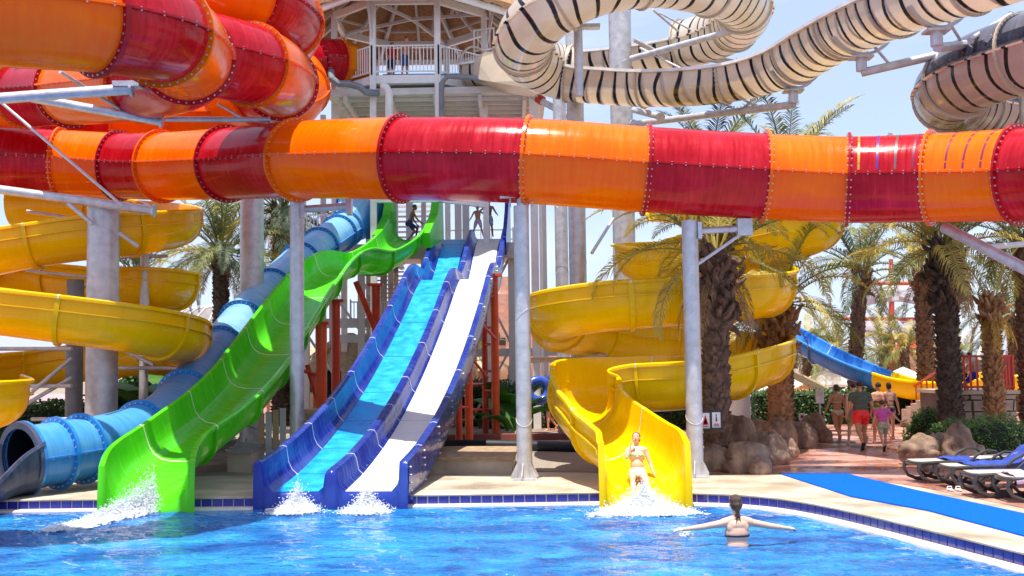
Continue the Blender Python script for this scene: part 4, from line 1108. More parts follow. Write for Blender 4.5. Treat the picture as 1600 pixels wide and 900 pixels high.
# thatched kiosk
def kiosk(px, Y, w_, label, h=2.4, roofh=1.3):
    c = base(px, 600, Y); k_ = thing('thatched_kiosk', c, label, 'kiosk')
    MB().box(c + Vector((0, .3, h/2)), (w_*.8, 1.6, h)).build('wall', DARKW, k_)
    for sx in (-1, 1):
        for sy in (-1, 1): MB().tube(c + Vector((sx*w_*.46, sy*1.0, 0)), c + Vector((sx*w_*.46, sy*1.0, h)), .08).build('post', WOOD, k_)
    MB().box(c + Vector((0, -.9, .55)), (w_*.8, .1, 1.1)).build('counter', WOOD, k_)
    mb = MB(); n = 28
    for j in range(n):
        a = 2*math.pi*j/n; rr = .68 + .03*random.random(); sq_ = 1/max(abs(math.cos(a)), abs(math.sin(a)))**.5
        mb.v.append(c + Vector((math.cos(a)*w_*rr*sq_, math.sin(a)*1.7*sq_, h-.25+random.uniform(-.1, .08))))
        mb.v.append(c + Vector((math.cos(a)*w_*.35, math.sin(a)*.8, h+roofh*.6))); mb.v.append(c + Vector((math.cos(a)*.2, math.sin(a)*.1, h+roofh)))
    for j in range(n):
        i, i2 = 3*j, 3*((j+1) % n); mb.f += [(i, i2, i2+1, i+1), (i+1, i2+1, i2+2, i+2)]
    mb.build('thatch_roof', mat('pale thatch', (.38, .29, .17), .95, var=.3, scale=6, bump=1, bscale=25, col2=(.58, .46, .29)), k_)
kiosk(545, 46, 3.2, 'straw roofed kiosk with a dark inside behind the violet slide')
kiosk(700, 60, 4, 'far straw roofed hut seen between the red posts')
kiosk(468, 58, 3, 'small far thatched hut left of the bright red post')
# crate and blocks near the slides
PLY = mat('plywood crate', (.55, .38, .20), .7, var=.15, scale=4, col2=(.68, .50, .30), bump=.2, stretch=(1, 1, 5))
FILM = mat('crinkled plastic film', (.55, .54, .50), .25, var=.15, scale=3, bump=1, bscale=12)
c = base(497, 700, 30.5); c.x = at(500, 660, 30.5).x
cr_ = thing('wooden_crate', c, 'wooden crate wrapped in plastic film behind the steel post', 'crate')
MB().box(c + Vector((0, .5, .55)), (1.02, 1.0, 1.1)).build('film_wrap', FILM, cr_)
for (x, z, w_, h_) in ((0, 1.12, 1.14, .12), (0, .06, 1.14, .12), (-.53, .6, .1, 1.0), (.53, .6, .1, 1.0)): MB().box(c + Vector((x, -.03, z)), (w_, .06, h_)).build('batten', PLY, cr_)
MB().bar(c + Vector((-.46, -.075, 1.05)), c + Vector((.1, -.075, .12)), .02, .09, (0, 0, 1)).build('batten', PLY, cr_)
MB().box(c + Vector((.25, -.075, .96)), (.2, .01, .12)).build('paper_label', STEELW, cr_)
MB().box(c + Vector((0, .5, 1.14)), (1.16, 1.1, .05)).build('lid', PLY, cr_)
c = base(415, 700, 27.2); wp = thing('plywood_panel', c, 'tall narrow plywood hoarding beside the green slide', 'panel')
for k in range(4): MB().box(c + Vector((-.1+.17*k, 0, .62+.04*k)), (.14, .05, 1.2)).build('plank', PLY if k % 2 == 0 else WHITEM, wp)
MB().box(c + Vector((.62, .0, .66)), (.08, .08, 1.35)).build('post', PLY, wp)
STONE = mat('sandstone slab', (.42, .32, .22), .8, var=.2, scale=3, bump=.3, col2=(.58, .46, .34))
def block(pts, z0, z1, label, cap=None, cat='concrete plinth', name='concrete_plinth', m_=None):
    P = [atz(*q, 0) for q in pts]; c = sum(P, Vector())/len(P); o = thing(name, c, label, cat)
    MB().prism([(p.x, p.y) for p in P], z0, z1).build('body', m_ or DECK, o)
    if cap:
        MB().prism([(c.x + (p.x-c.x)*1.06, c.y + (p.y-c.y)*1.06) for p in P], z1, z1+.07).build('cover_slab', cap, o)
    return o
block([(668, 741), (800, 741), (806, 722), (680, 722)], 0, .3, 'low cream plinth with a brown slab top beside the violet slide', WOOD)
block([(355, 738), (392, 739), (412, 727), (378, 722)], 0, .42, 'low cream plinth with a grey slab top beside the green slide', mat('grey slab', (.33, .31, .30), .7))
block([(388, 724), (410, 724), (412, 712), (392, 712)], 0, .35, 'small cream block squeezed beneath the green slide')
mb = MB().pipe([atz(640, 704, .0)+Vector((0, 0, .14)), atz(760, 703, .0)+Vector((0, 0, .14)), atz(908, 707, .0)+Vector((0, 0, .14))], .14, 14)
tag(mb.build('black_pipe', BLACKR, smooth=True, origin=atz(640, 704, 0)), 'thick black pipe lying across the gravel behind the slides', 'pipe')
pc = atz(660, 690, 0); kb = MB().box(pc + Vector((2.6, 0, .1)), (6.5, .5, .2)).build('kerb', mat('dark red kerb', (.22, .06, .05), .7), origin=pc); tag(kb, 'low dark red kerb behind the red posts', 'kerb')
# ================================================================== vegetation
def leafmat(name, c1, c2, tr=.25, rough=.5):
    return mat(name, c1, rough, col2=c2, scale=1.7, transl=tr, spec=.4)
LEAFG = leafmat('palm leaf green', (.13, .16, .035), (.27, .28, .07))
LEAFY = leafmat('palm leaf olive yellow', (.30, .25, .05), (.54, .44, .10))
LEAFD = leafmat('palm leaf dry', (.24, .135, .055), (.44, .28, .12), .15, .7)
LEAFB = leafmat('palm leaf blue green', (.06, .095, .055), (.13, .17, .09))
BARK = mat('palm bark', (.085, .048, .03), .95, var=.4, scale=7, bump=.8, bscale=25, col2=(.23, .135, .08))
BARKD = mat('dark palm bark', (.045, .032, .026), .95, scale=7, bump=.8, bscale=25, col2=(.13, .09, .065))
BARKO = mat('orange palm bark', (.26, .12, .05), .95, scale=7, bump=.8, bscale=25, col2=(.46, .27, .13))
def frond_mesh(L, elev, droop, seed, nl=60, leafL=.44, hang=.3, lw=.030, thin=1.0):
    rnd = random.Random(seed); mb = MB(); pts = []; p = Vector((0, 0, 0)); a = R(elev); n = 16
    for k in range(n+1):
        pts.append(p.copy()); p = p + Vector((math.cos(a), 0, math.sin(a)))*(L/n); a -= R(droop)/n * (.5 + 1.1*k/n)
        a = max(a, R(-88))
    mb.pipe([q for q in pts], [.03*(1-.85*k/n) for k in range(n+1)], 4)
    for k in range(nl):
        t = .14 + .85*k/nl; f = t*n; i = min(int(f), n-1); q = pts[i].lerp(pts[i+1], f-i); T = (pts[i+1]-pts[i]).normalized()
        up = Vector((-T.z, 0, T.x))
        for sg in (-1, 1):
            if rnd.random() > thin: continue
            l = leafL*(math.sin(math.pi*min(1, .18+.82*t))**.6)*rnd.uniform(.8, 1.15)*(1 if t < .9 else .7)
            d = (T*rnd.uniform(.45, .75) + Vector((0, sg, 0))*rnd.uniform(.65, .95) + up*rnd.uniform(.1, .45)).normalized()
            wv = T.cross(d).cross(d).normalized()*lw*.5
            mid = q + d*l*.55; tip = q + d*l + Vector((0, 0, -hang*l*rnd.uniform(.6, 1.3)))
            i0 = len(mb.v); mb.v += [q - wv*.6, q + wv*.6, mid + wv, mid - wv, tip]; mb.f += [(i0, i0+1, i0+2, i0+3), (i0+3, i0+2, i0+4)]
    me = bpy.data.meshes.new('frond'); me.from_pydata([tuple(v) for v in mb.v], [], mb.f); return me
FR = {}
def frond(kind, m_):
    key = (kind, m_.name)
    if key not in FR:
        e = dict(up=(72, 55, .25), mid=(48, 95, .35), low=(18, 110, .5), drop=(-12, 80, .7), dead=(-48, 55, .9))[kind]
        vs = []
        for sd_ in range(2):
            me = frond_mesh(1.0*3.0, e[0], e[1], hash(kind) % 97*0 + len(kind)*7 + sd_, hang=e[2], thin=.7 if kind == 'dead' else .96, leafL=.46 if kind != 'dead' else .34)
            me.materials.append(m_); vs.append(me)
        FR[key] = vs
    return random.choice(FR[key])
def trunk_mesh(p0, H, r0, r1, step, m_, root, lean=(0, 0), rough=1.0, ring=9):
    mb = MB(); n = max(6, int(H/.25))
    pts = [Vector((lean[0]*(k/n)**1.5, lean[1]*(k/n)**1.5, H*k/n)) for k in range(n+1)]
    mb.pipe(pts, [r0 + (r1-r0)*k/n for k in range(n+1)], 14)
    mb.build('trunk', m_, root, world=False, smooth=True)
    mb = MB(); z = .05; k = 0
    while z < H - .02:
        t = z/H; rr = r0 + (r1-r0)*t; cx, cy = lean[0]*t**1.5, lean[1]*t**1.5
        for j in range(ring):
            a = 2*math.pi*(j + .5*(k % 2))/ring + random.uniform(-.22, .22)
            d = Vector((math.cos(a), math.sin(a), 0)); sdv = Vector((-d.y, d.x, 0)); w_ = rr*math.pi/ring*random.uniform(.75, .95)
            c = Vector((cx, cy, z)); ot = (.05 + .035*random.random())*rough*(rr/.25)**.5; h = step*random.uniform(.6, 1.7); c.z += random.uniform(-.04, .04)
            i = len(mb.v)
            mb.v += [c + d*rr*.93 - sdv*w_, c + d*rr*.93 + sdv*w_, c + d*(rr+ot) + sdv*w_*.65 + Vector((0, 0, h)), c + d*(rr+ot) - sdv*w_*.65 + Vector((0, 0, h)),
                     c + d*rr*.9 + sdv*w_*.6 + Vector((0, 0, h*1.12)), c + d*rr*.9 - sdv*w_*.6 + Vector((0, 0, h*1.12))]
            mb.f += [(i, i+1, i+2, i+3), (i+3, i+2, i+4, i+5), (i+1, i+4, i+2), (i, i+3, i+5)]
        z += step; k += 1
    mb.build('bark_scales', m_, root, world=False, kind='stuff')
def palm(loc, H, r0, label, mats, n=(8, 10, 9, 6, 6), L=1.0, bark=BARK, r1=None, lean=(0, 0), step=.13, group='date palms', boots=True, rough=1.0, seed=1, deadmat=None, ring=9, head=.0, clear_front=False):
    random.seed(seed)
    root = thing('palm_tree', loc, label, 'palm tree', group)
    r1 = r1 or r0*.9
    trunk_mesh(None, H, r0, r1, step, bark, root, lean, rough, ring)
    top = Vector((lean[0], lean[1], H))
    if boots:
        mb = MB()
        ns = 90 if head else 34; span = 1.75 if head else .9
        for k in range(ns):
            a = k*2.4; f_ = k/ns; zz = -span*(1-f_) + .12; d = Vector((math.cos(a), math.sin(a), 0)); rr = r1*(1.0 + head*math.sin(math.pi*f_)**.8)
            q = top + Vector((0, 0, zz)) + d*rr*.75; tl = random.uniform(.15, .42); e = q + d*(.10+.25*random.random()) + Vector((random.uniform(-.06, .06), random.uniform(-.06, .06), tl if random.random() > .25 else -tl*.8)); mb.pipe([q - d*.08, q.lerp(e, .5) + d*.05, e], [.10, .07, .025], 5)
        mb.build('frond_stumps', bark, root, world=False, kind='stuff')
    k = 0
    for kind, cnt in zip(('up', 'mid', 'low', 'drop', 'dead'), n):
        for j in range(cnt):
            a = 2*math.pi*(j/max(1, cnt)) + random.uniform(-.3, .3) + k*1.3
            if clear_front and kind in ('up', 'mid', 'low') and math.sin(a) < -.12: a = -a
            mt = (deadmat or LEAFD) if kind == 'dead' else random.choice(mats)
            me = frond(kind, mt); sc = L*random.uniform(.82, 1.12)*(.62 if kind == 'dead' else 1.18 if kind == 'up' else 1)
            o = inst(me, root, top + Vector((math.cos(a), math.sin(a), 0))*r1*.5 + Vector((0, 0, random.uniform(-.15, .15) - (.25 if kind == 'dead' else 0))), (random.uniform(-.25, .25), random.uniform(-.12, .12), a), sc, name='frond')
        k += 1
    return root
def palm_px(px_b, px_c, y_c, Y, r0, label, mats, z0=0.0, **kw):
    b = base(px_b, 600, Y, z0); t = at(px_c, y_c, Y)
    return palm(b, t.z - z0, r0, label, mats, lean=(t.x - b.x, 0), **kw)
palm_px(1118, 1118, 398, 24.45, .27, 'biggest palm on the right, straight trunk behind the steel post with a ragged dry skirt', [LEAFG, LEAFY, LEAFY, LEAFY], n=(14, 13, 8, 3, 9), L=.98, bark=BARK, seed=3, head=.65, ring=9, clear_front=True)
palm_px(1217, 1215, 480, 30, .29, 'palm with spiral patterned trunk rising from the rocks beside the path', [LEAFG, LEAFY], n=(5, 7, 5, 3, 7), L=.9, bark=BARKO, seed=5, head=.6)
palm_px(1226, 1226, 292, 36, .24, 'tall palm whose head mixes with the upper yellow spiral', [LEAFG, LEAFY], n=(7, 8, 5, 1, 0), L=1.1, bark=BARK, seed=15)
palm_px(1335, 1346, 425, 45, .27, 'slender distant palm rising just left of the pirate mast', [LEAFG, LEAFB], n=(7, 8, 5, 2, 2), L=1.15, seed=6, step=.17)
palm_px(1484, 1474, 388, 30, .28, 'dark trunked palm standing in the shrubs on the right', [LEAFG, LEAFY, LEAFY], n=(13, 12, 6, 2, 8), L=1.05, bark=BARKD, seed=8, head=.7, rough=1.3, ring=11)
palm_px(1448, 1442, 430, 41, .30, 'palm half hidden just left of the dark trunked palm', [LEAFG, LEAFY], n=(6, 7, 3, 0, 0), L=.95, seed=9)
palm_px(1552, 1548, 470, 30.5, .20, 'thin ragged palm with orange yellow leaf bundle in front of the stone wall', [LEAFY], n=(2, 0, 0, 0, 8), L=.7, bark=BARKO, seed=11, rough=2.0, deadmat=leafmat('leaf amber', (.45, .26, .03), (.65, .42, .06)))
palm_px(1588, 1584, 500, 50, .27, 'distant palm at the right edge behind the yellow slide end', [LEAFG, LEAFB], n=(6, 9, 8, 5, 3), L=1.0, seed=12)
palm_px(1610, 1600, 380, 32, .28, 'palm at the right edge with fronds hanging under the crossing tube', [LEAFG, LEAFY], n=(5, 6, 5, 4, 2), L=1.0, seed=13)
for (x, y, Y, l, sd_) in ((1262, 548, 62, 'small distant palm behind the blue slide, left one of two', 20), (1304, 545, 60, 'small distant palm behind the blue slide, right one of two', 21), (1381, 548, 66, 'small palm directly left of the pirate mast foot', 22), (1414, 545, 64, 'small palm directly right of the pirate mast foot', 23), (1500, 560, 70, 'low palm crown behind the grey seal figure', 24)):
    palm_px(x, x, y, Y, .24, l, [LEAFG, LEAFY], n=(5, 8, 7, 5, 3), L=.9, seed=sd_, step=.3, boots=False, ring=7)
palm_px(440, 440, 330, 46, .36, 'dark palm with a thick shaggy trunk behind the pale blue tube', [LEAFG, LEAFB], n=(6, 9, 9, 10, 14), L=1.15, bark=BARKD, seed=30, rough=1.6)
palm_px(345, 345, 395, 44, .3, 'leafy palm between the left yellow spirals and the lilac column', [LEAFG, LEAFB, LEAFY], n=(8, 11, 10, 9, 5), L=1.15, bark=BARKD, seed=31)
palm_px(215, 215, 430, 50, .3, 'palm mostly hidden behind the left yellow spirals', [LEAFG, LEAFB], n=(8, 9, 9, 6, 3), L=1.1, bark=BARKD, seed=32)
palm_px(470, 470, 430, 52, .25, 'thin dark palm seen through the tower steelwork', [LEAFB], n=(5, 7, 7, 6, 4), L=.9, bark=BARKD, seed=33)
palm_px(1112, 1108, 268, 38, .25, 'tall palm whose tip shows above the crossing tube behind the biggest palm', [LEAFG, LEAFB], n=(7, 7, 5, 0, 0), L=.95, seed=34)
#palm_px(1388, 1390, 222, 40, .28, 'blue green palm tip above the crossing tube under the striped bend', [LEAFG, LEAFB], n=(7, 8, 6, 0, 0), L=1.0, seed=35)
palm_px(740, 738, 560, 55, .2, 'small palm trunk seen through the red posts', [LEAFG], n=(4, 6, 5, 3, 2), L=.8, seed=36, boots=False)

# broad leaved plants, hedges
HEDGE = leafmat('hedge leaf', (.03, .075, .02), (.07, .16, .035), .2)
HEDGEL = leafmat('bright shrub leaf', (.06, .13, .02), (.16, .28, .05), .25)
BANANA = leafmat('banana leaf', (.05, .16, .02), (.12, .28, .05), .35)
def shrub(c, size, label, m_, n=2600, leaf=.07, name='shrub', cat='shrub', boxy=False, group=None, seed=0):
    rnd = random.Random(seed); root = thing(name, c, label, cat, group); mb = MB()
    clumps = [(Vector((rnd.uniform(-1, 1), rnd.uniform(-1, 1), rnd.uniform(.1, 1))), rnd.uniform(.12, .3)) for _ in range(40)]
    for k in range(n):
        if boxy:
            q = Vector((rnd.uniform(-1, 1), rnd.uniform(-1, 1), rnd.uniform(0, 1)))
            f = rnd.random()
            if f < .4: q.y = -1 + rnd.gauss(0, .06)
            elif f < .75: q.z = 1 + rnd.gauss(0, .05)
        else:
            th, ph = rnd.uniform(0, 6.283), math.acos(rnd.uniform(-.2, 1)); rr = 1 + .22*noise.noise(Vector((math.cos(th)*2.5, math.sin(th)*2.5, ph*2.5 + seed))) - abs(rnd.gauss(0, .12))
            q = Vector((math.sin(ph)*math.cos(th)*rr, math.sin(ph)*math.sin(th)*rr, max(0, math.cos(ph)*rr)))
        p = Vector((q.x*size[0]/2, q.y*size[1]/2, q.z*size[2]))
        d = Vector((rnd.gauss(0, 1), rnd.gauss(0, 1), rnd.gauss(.6, 1))).normalized(); s_ = d.orthogonal().normalized()*leaf*.4*rnd.uniform(.6, 1.3); l = leaf*rnd.uniform(.7, 1.6)
        i = len(mb.v); mb.v += [p, p + d*l*.5 + s_, p + d*l, p + d*l*.5 - s_]; mb.f.append((i, i+1, i+2, i+3))
    mb.build('foliage', m_, root, world=False, kind='stuff')
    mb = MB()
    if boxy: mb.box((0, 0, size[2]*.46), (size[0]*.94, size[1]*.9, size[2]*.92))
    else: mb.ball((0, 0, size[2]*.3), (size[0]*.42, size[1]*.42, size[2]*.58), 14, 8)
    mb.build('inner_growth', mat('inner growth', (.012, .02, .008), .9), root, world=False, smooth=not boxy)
    return root
shrub(base(852, 668, 42), (4.5, 1.0, 1.5), 'clipped dark hedge behind the man carrying the ring', HEDGE, 5000, .10, 'hedge', 'hedge', True, seed=1)
shrub(base(1310, 650, 42), (6.6, 1.0, 1.15), 'clipped dark hedge behind the walking family', HEDGE, 6000, .10, 'hedge', 'hedge', True, seed=2)
shrub(base(1040, 650, 40), (6.0, 1.0, 1.0), 'low hedge seen through the right yellow spiral', HEDGE, 4500, .10, 'hedge', 'hedge', True, seed=3)
shrub(base(765, 650, 44), (4.5, 1.0, 1.6), 'dark hedge behind the red posts', HEDGE, 4200, .10, 'hedge', 'hedge', True, seed=4)
shrub(base(60, 668, 34), (8, 1.2, 1.3), 'dark hedge beyond the left yellow spirals', HEDGE, 6000, .10, 'hedge', 'hedge', True, seed=5)
shrub(base(250, 640, 38), (4, 2, 2.6), 'loose dark shrub behind the pale blue tube', HEDGE, 5500, .16, seed=6)
shrub(atz(1570, 722, 0)+Vector((0, .5, 0)), (2.3, 2.0, 1.0), 'bright round shrub beside the loungers at the right edge', HEDGEL, 9000, .05, seed=7)
shrub(base(1500, 680, 27.5, .1), (1.9, 1.4, .75), 'bright shrub around the foot of the dark palm', HEDGEL, 6000, .05, seed=8)
shrub(base(1452, 640, 31.5, .1), (1.3, 1.2, .85), 'yellow green shrub beside the red stair railing', HEDGEL, 4000, .06, seed=9)
shrub(base(1388, 600, 60), (10, 3, 1.6), 'far green planting behind the walking family', HEDGEL, 5000, .16, seed=10)
def banana(c, h, label, seed, n=9):
    rnd = random.Random(seed); root = thing('banana_plant', c, label, 'plant', 'broad leaved plants')
    for k in range(n):
        a = k*2.4 + rnd.uniform(-.3, .3); el = rnd.uniform(.5, 1.35); L = h*rnd.uniform(.7, 1.05); mb = MB(); N = 9; p = Vector((0, 0, .1)); e = el
        d0 = Vector((math.cos(a), math.sin(a), 0)); sdv = Vector((-d0.y, d0.x, 0)); pts = []
        for j in range(N+1): pts.append(p.copy()); p = p + (d0*math.cos(e) + Vector((0, 0, math.sin(e))))*L/N; e -= .13
        for j in range(N+1):
            w_ = L*.16*(max(0.02, math.sin(math.pi*(j/N-.18)/.82))**.7 if j/N > .18 else .02); mb.v += [pts[j] - sdv*w_ + Vector((0, 0, .3*w_)), pts[j], pts[j] + sdv*w_ + Vector((0, 0, .3*w_))]
        for j in range(N): i = 3*j; mb.f += [(i, i+1, i+4, i+3), (i+1, i+2, i+5, i+4)]
        o = mb.build('leaf', BANANA, root, world=False, smooth=True); md = o.modifiers.new('t', 'SOLIDIFY'); md.thickness = .01
    return root
banana(base(792, 640, 38), 3.0, 'big leaved plant just left of the pool edge post', 1)
banana(base(803, 650, 36.5), 2.0, 'lower big leaved plant near the pool edge post', 2)
banana(base(255, 640, 33), 3.4, 'big leaved plant left of the pale blue tube', 3, 12)
banana(base(205, 640, 34), 2.8, 'big leaved plant behind the thick column', 4, 10)
banana(base(310, 600, 36), 3.6, 'big leaved plant between blue tube and left spirals', 5, 12)

# ---- rocks
ROCK = mat('sandstone boulder', (.12, .075, .05), .9, scale=2.6, bump=1, bscale=9, col2=(.38, .25, .165), stretch=(1, 1, .55), detail=10)
def rock(c, size, label, seed, tall=0):
    sx, sy, sz = size; mb = MB()
    def fn(d):
        q = Vector((d.x*1.3+seed*3.1, d.y*1.3, d.z*1.3))
        k = 1 + .20*noise.noise(q) + .09*noise.noise(q*2.2) + .035*noise.noise(q*5)
        k -= .035*(1-min(1, abs(noise.noise(q*3.1+Vector((9, 2, 4))))*9))
        k -= .05*abs(noise.noise(Vector((d.x*3.5+seed, d.y*3.5, d.z*1.2))))*2
        k = k - .09*(1 if (math.sin(d.z*7+noise.noise(q*2)*3) > .86) else 0)
        return k
    mb.ball(Vector((c.x, c.y, sz*.32)), (sx/2, sy/2, sz*.68), 48, 32, fn=fn)
    o = mb.build('rock', ROCK, smooth=True, angle=3, origin=(c.x, c.y, 0)); return tag(o, label, 'rock', 'boulders edging the path')
rk = [(1118, 738, 1.0, .8, .62, 'round boulder at the foot of the steel post, leftmost of the path edge'), (1160, 722, 1.1, .9, 1.2, 'tall boulder directly right of the big palm trunk'),
      (1172, 740, 1.2, .8, .75, 'broad grey boulder in front of the tall one at the left path edge'), (1205, 728, 1.2, 1.0, .85, 'brown grooved boulder in the middle of the left path edge'), (1222, 706, 1.1, 1.0, .95, 'rounded boulder at the base of the spiral trunked palm'),
      (1258, 702, 1.0, .9, .75, 'low smooth boulder right of the spiral trunked palm'), (1276, 690, .9, .9, .9, 'pointed pale boulder furthest right on the left path edge'), (1185, 705, 1.4, 1.0, .9, 'pale topped boulder behind the grooved ones'), (1240, 690, .8, .8, .6, 'small pale boulder at the back of the left rock row'),
      (1448, 728, 1.2, 1.0, .82, 'big brown boulder at the left end of the right path edge'), (1478, 726, 1.0, .9, .8, 'brown cracked boulder in the middle of the right path edge'), (1508, 730, .95, .8, 1.15, 'tall pointed boulder behind the loungers'), (1530, 728, .7, .7, .6, 'low boulder between the pointed rock and the round shrub'),
      (1437, 668, 1.4, 1.0, .5, 'flat pale rock under the red stair railing')]
rk += [(1140, 735, .6, .5, .5, 'small dark boulder squeezed between the leftmost round one and the broad grey one'), (1190, 742, .5, .45, .38, 'small boulder at the very front of the left path edge'), (1232, 716, .7, .6, .55, 'mid sized boulder leaning on the grooved one'), (1292, 692, .5, .5, .45, 'last small boulder at the path end of the left row'), (1425, 716, .5, .45, .35, 'small boulder left of the big brown one on the right'), (1463, 738, .55, .45, .38, 'low brown stone in front of the cracked boulder')]
for k, (x, y, sx, sy, sz, l) in enumerate(rk):
    q_ = .8 if x > 1400 else .9
    rock(atz(x, y, 0) + Vector((0, sy*.35, 0)), (sx*q_, sy*q_, sz*q_), l, k+1)
# ================================================================== people
def skinmat(name, c):
    mt = mat(name, c, .5, var=.10, scale=6, col2=tuple(min(1, x*1.15) for x in c)); return mt
SK_PALE = skinmat('skin fair', (.68, .40, .28)); SK_TAN = skinmat('skin tanned', (.48, .22, .11)); SK_BR = skinmat('skin brown', (.26, .12, .065)); SK_PINK = skinmat('skin sunburnt', (.62, .28, .18))
HAIRD = mat('dark hair', (.02, .012, .008), .4, bump=.5, bscale=60, stretch=(4, 4, .6)); HAIRB = mat('brown hair', (.07, .035, .018), .45, bump=.5, bscale=60, stretch=(4, 4, .6)); HAIRL = mat('light brown hair', (.16, .09, .045), .45, bump=.5, bscale=60, stretch=(4, 4, .6))
def cloth(n, c, r=.8, c2=None, sc=8): return mat(n, c, r, col2=c2, scale=sc, bump=.3, bscale=12)
def dirv(az, el): return Vector((math.sin(az)*math.cos(el), math.cos(az)*math.cos(el), math.sin(el)))
def sstep(t): return t
class Fig:
    """local frame: x = its right, y = front, z up, standing height 1.75 before scaling"""
    def __init__(s, pose, sex='m', heavy=1.0):
        s.g = pose.get; s.P = []; s.sex = sex; s.h = heavy; s.pose = pose; s.build()
    def cap(s, tag_, a, b, r0, r1): s.P.append(('c', tag_, Vector(a), Vector(b), r0, r1))
    def ell(s, tag_, c, rad, rot=None): s.P.append(('e', tag_, Vector(c), rad, rot if rot is not None else Matrix.Identity(3)))
    def build(s):
        g = s.g; h = s.h; f = s.sex == 'f'
        lean = g('lean', 0); twist = g('twist', 0)
        hipz = g('hipz', .93); H = Vector((0, 0, hipz)); s.hip = H
        up = Vector((0, math.sin(lean), math.cos(lean))); fr_ = Vector((0, math.cos(lean), -math.sin(lean))); rt = Vector((1, 0, 0))
        side = g('sidelean', 0); 
        M = Matrix((rt, fr_, up)).transposed(); M = Matrix.Rotation(side, 3, 'Y') @ M
        rt, fr_, up = M.col[0].copy(), M.col[1].copy(), M.col[2].copy(); s.M = M
        Mt = M @ Matrix.Rotation(twist, 3, 'Z'); s.Mt = Mt
        B = lambda x, y, z: H + M @ Vector((x, y, z))
        Bt = lambda x, y, z: H + Mt @ Vector((x, y, z)); s.B = Bt
        hw = (.165 if f else .155)*h
        s.ell('pelvis', B(0, 0, .02), (hw, .115*h, .11), M)
        for sg in (-1, 1): s.ell('pelvis', B(sg*.075, -.055, -.04), (.088*h, .09*h, .095), M)
        s.ell('waist', B(0, .005, .17), ((.125 if f else .145)*h, .098*h, .13), Mt)
        if h > 1.1: s.ell('waist', B(0, .05, .13), (.13*h, .11*h, .12), Mt)
        s.ell('torso', Bt(0, .005, .33), ((.145 if f else .165)*h**.7, .108*h**.6, .15), Mt)
        s.ell('torso', Bt(0, 0, .43), ((.15 if f else .175)*h**.6, .095*h**.5, .10), Mt)
        if f:
            for sg in (-1, 1): s.ell('bust', Bt(sg*.07, .095, .34), (.058, .052, .056), Mt)
        else:
            for sg in (-1, 1): s.ell('torso', Bt(sg*.075, .06, .39), (.085, .05, .065), Mt)
        shw = (.165 if f else .195)*h**.4
        for sg in (-1, 1):
            s.cap('torso', Bt(sg*.05, -.01, .50), Bt(sg*shw*.95, 0, .465), .055, .058)
            s.ell('torso', Bt(sg*.07, -.038, .40), (.075, .05, .09), Mt)
        s.cap('neck', Bt(0, -.01, .47), Bt(0, .01, .60), .06 if not f else .05, .056 if not f else .048)
        yaw = g('yaw', 0); nod = g('nod', 0)
        Mh = Mt @ Matrix.Rotation(yaw, 3, 'Z') @ Matrix.Rotation(nod, 3, 'X'); s.Mh = Mh
        hc = Bt(0, .012, .585) + Mh @ Vector((0, .015, .115)); s.hc = hc
        hs = g('head', 1.0); s.hs = hs
        E = lambda t, x, y, z, r: s.ell(t, hc + Mh @ (Vector((x, y, z))*hs), tuple(q*hs for q in r), Mh)
        E('head', 0, -.012, .02, (.076, .096, .092)); E('head', 0, .022, -.045, (.060, .070, .068)); E('head', 0, .05, -.085, (.030, .032, .026))
        E('head', 0, .095, -.022, (.013, .020, .020)); E('head', 0, .088, .0, (.010, .014, .026)); E('head', 0, .082, -.062, (.026, .012, .010))
        for sg in (-1, 1): E('head', sg*.078, -.012, -.012, (.012, .020, .030)); E('head', sg*.033, .070, -.028, (.022, .020, .022))
        s.hands = {}
        for sg, k in ((-1, 'l'), (1, 'r')):
            # leg: (thigh forward angle, abduction, knee flex)
            tf, ab, kf = g('leg_'+k, (0, .03, .02)); tl, cl = .42, .41
            hp = B(sg*.088*h**.5, 0, -.02)
            Ml = Matrix.Rotation(tf, 3, 'X') @ Matrix.Rotation(-sg*ab, 3, 'Y')
            d = Ml @ Vector((0, 0, -1)); kn = hp + d*tl
            Mc = Ml @ Matrix.Rotation(-kf, 3, 'X'); dc = Mc @ Vector((0, 0, -1)); an = kn + dc*cl
            fw = Mc @ Vector((0, 1, 0))
            s.cap('thigh_'+k, hp, kn, .085*h**.8*(1.05 if f else 1), .052*h**.5); s.cap('thigh_'+k, hp + d*.05, hp + d*.22, .09*h**.8, .075*h**.7)
            s.cap('calf_'+k, kn, an, .05*h**.4, .034); s.ell('calf_'+k, kn + dc*.13 - fw*.015, (.052*h**.3, .055*h**.3, .12), Mc)
            fa = g('foot_'+k, -kf*.0); Mf = Mc @ Matrix.Rotation(fa, 3, 'X'); ff = Mf @ Vector((0, 1, 0)); fd = Mf @ Vector((0, 0, -1))
            s.cap('foot_'+k, an + fd*.03 - ff*.03, an + fd*.045 + ff*.09, .034, .030); s.cap('foot_'+k, an + fd*.05 + ff*.06, an + fd*.058 + ff*.155, .034, .022)
            s.__dict__['ank_'+k] = an
            # arm
            af, aa, ef, tw_ = (tuple(g('arm_'+k, (0, .12, .15, 0))) + (0,))[:4]
            sh = Bt(sg*shw, 0, .46)
            Ma = Mt @ Matrix.Rotation(af, 3, 'X') @ Matrix.Rotation(-sg*aa, 3, 'Y') @ Matrix.Rotation(tw_, 3, 'Z')
            d = Ma @ Vector((0, 0, -1)); el = sh + d*.28
            Me = Ma @ Matrix.Rotation(ef, 3, 'X'); de = Me @ Vector((0, 0, -1)); wr = el + de*.245
            tt = .9 if f else 1
            s.cap('uparm_'+k, sh, el, .052*tt*h**.5, .040*tt*h**.4); s.cap('forearm_'+k, el, wr, .041*tt*h**.3, .026*tt); s.ell('forearm_'+k, el + de*.07, (.042*tt, .042*tt, .08), Me)
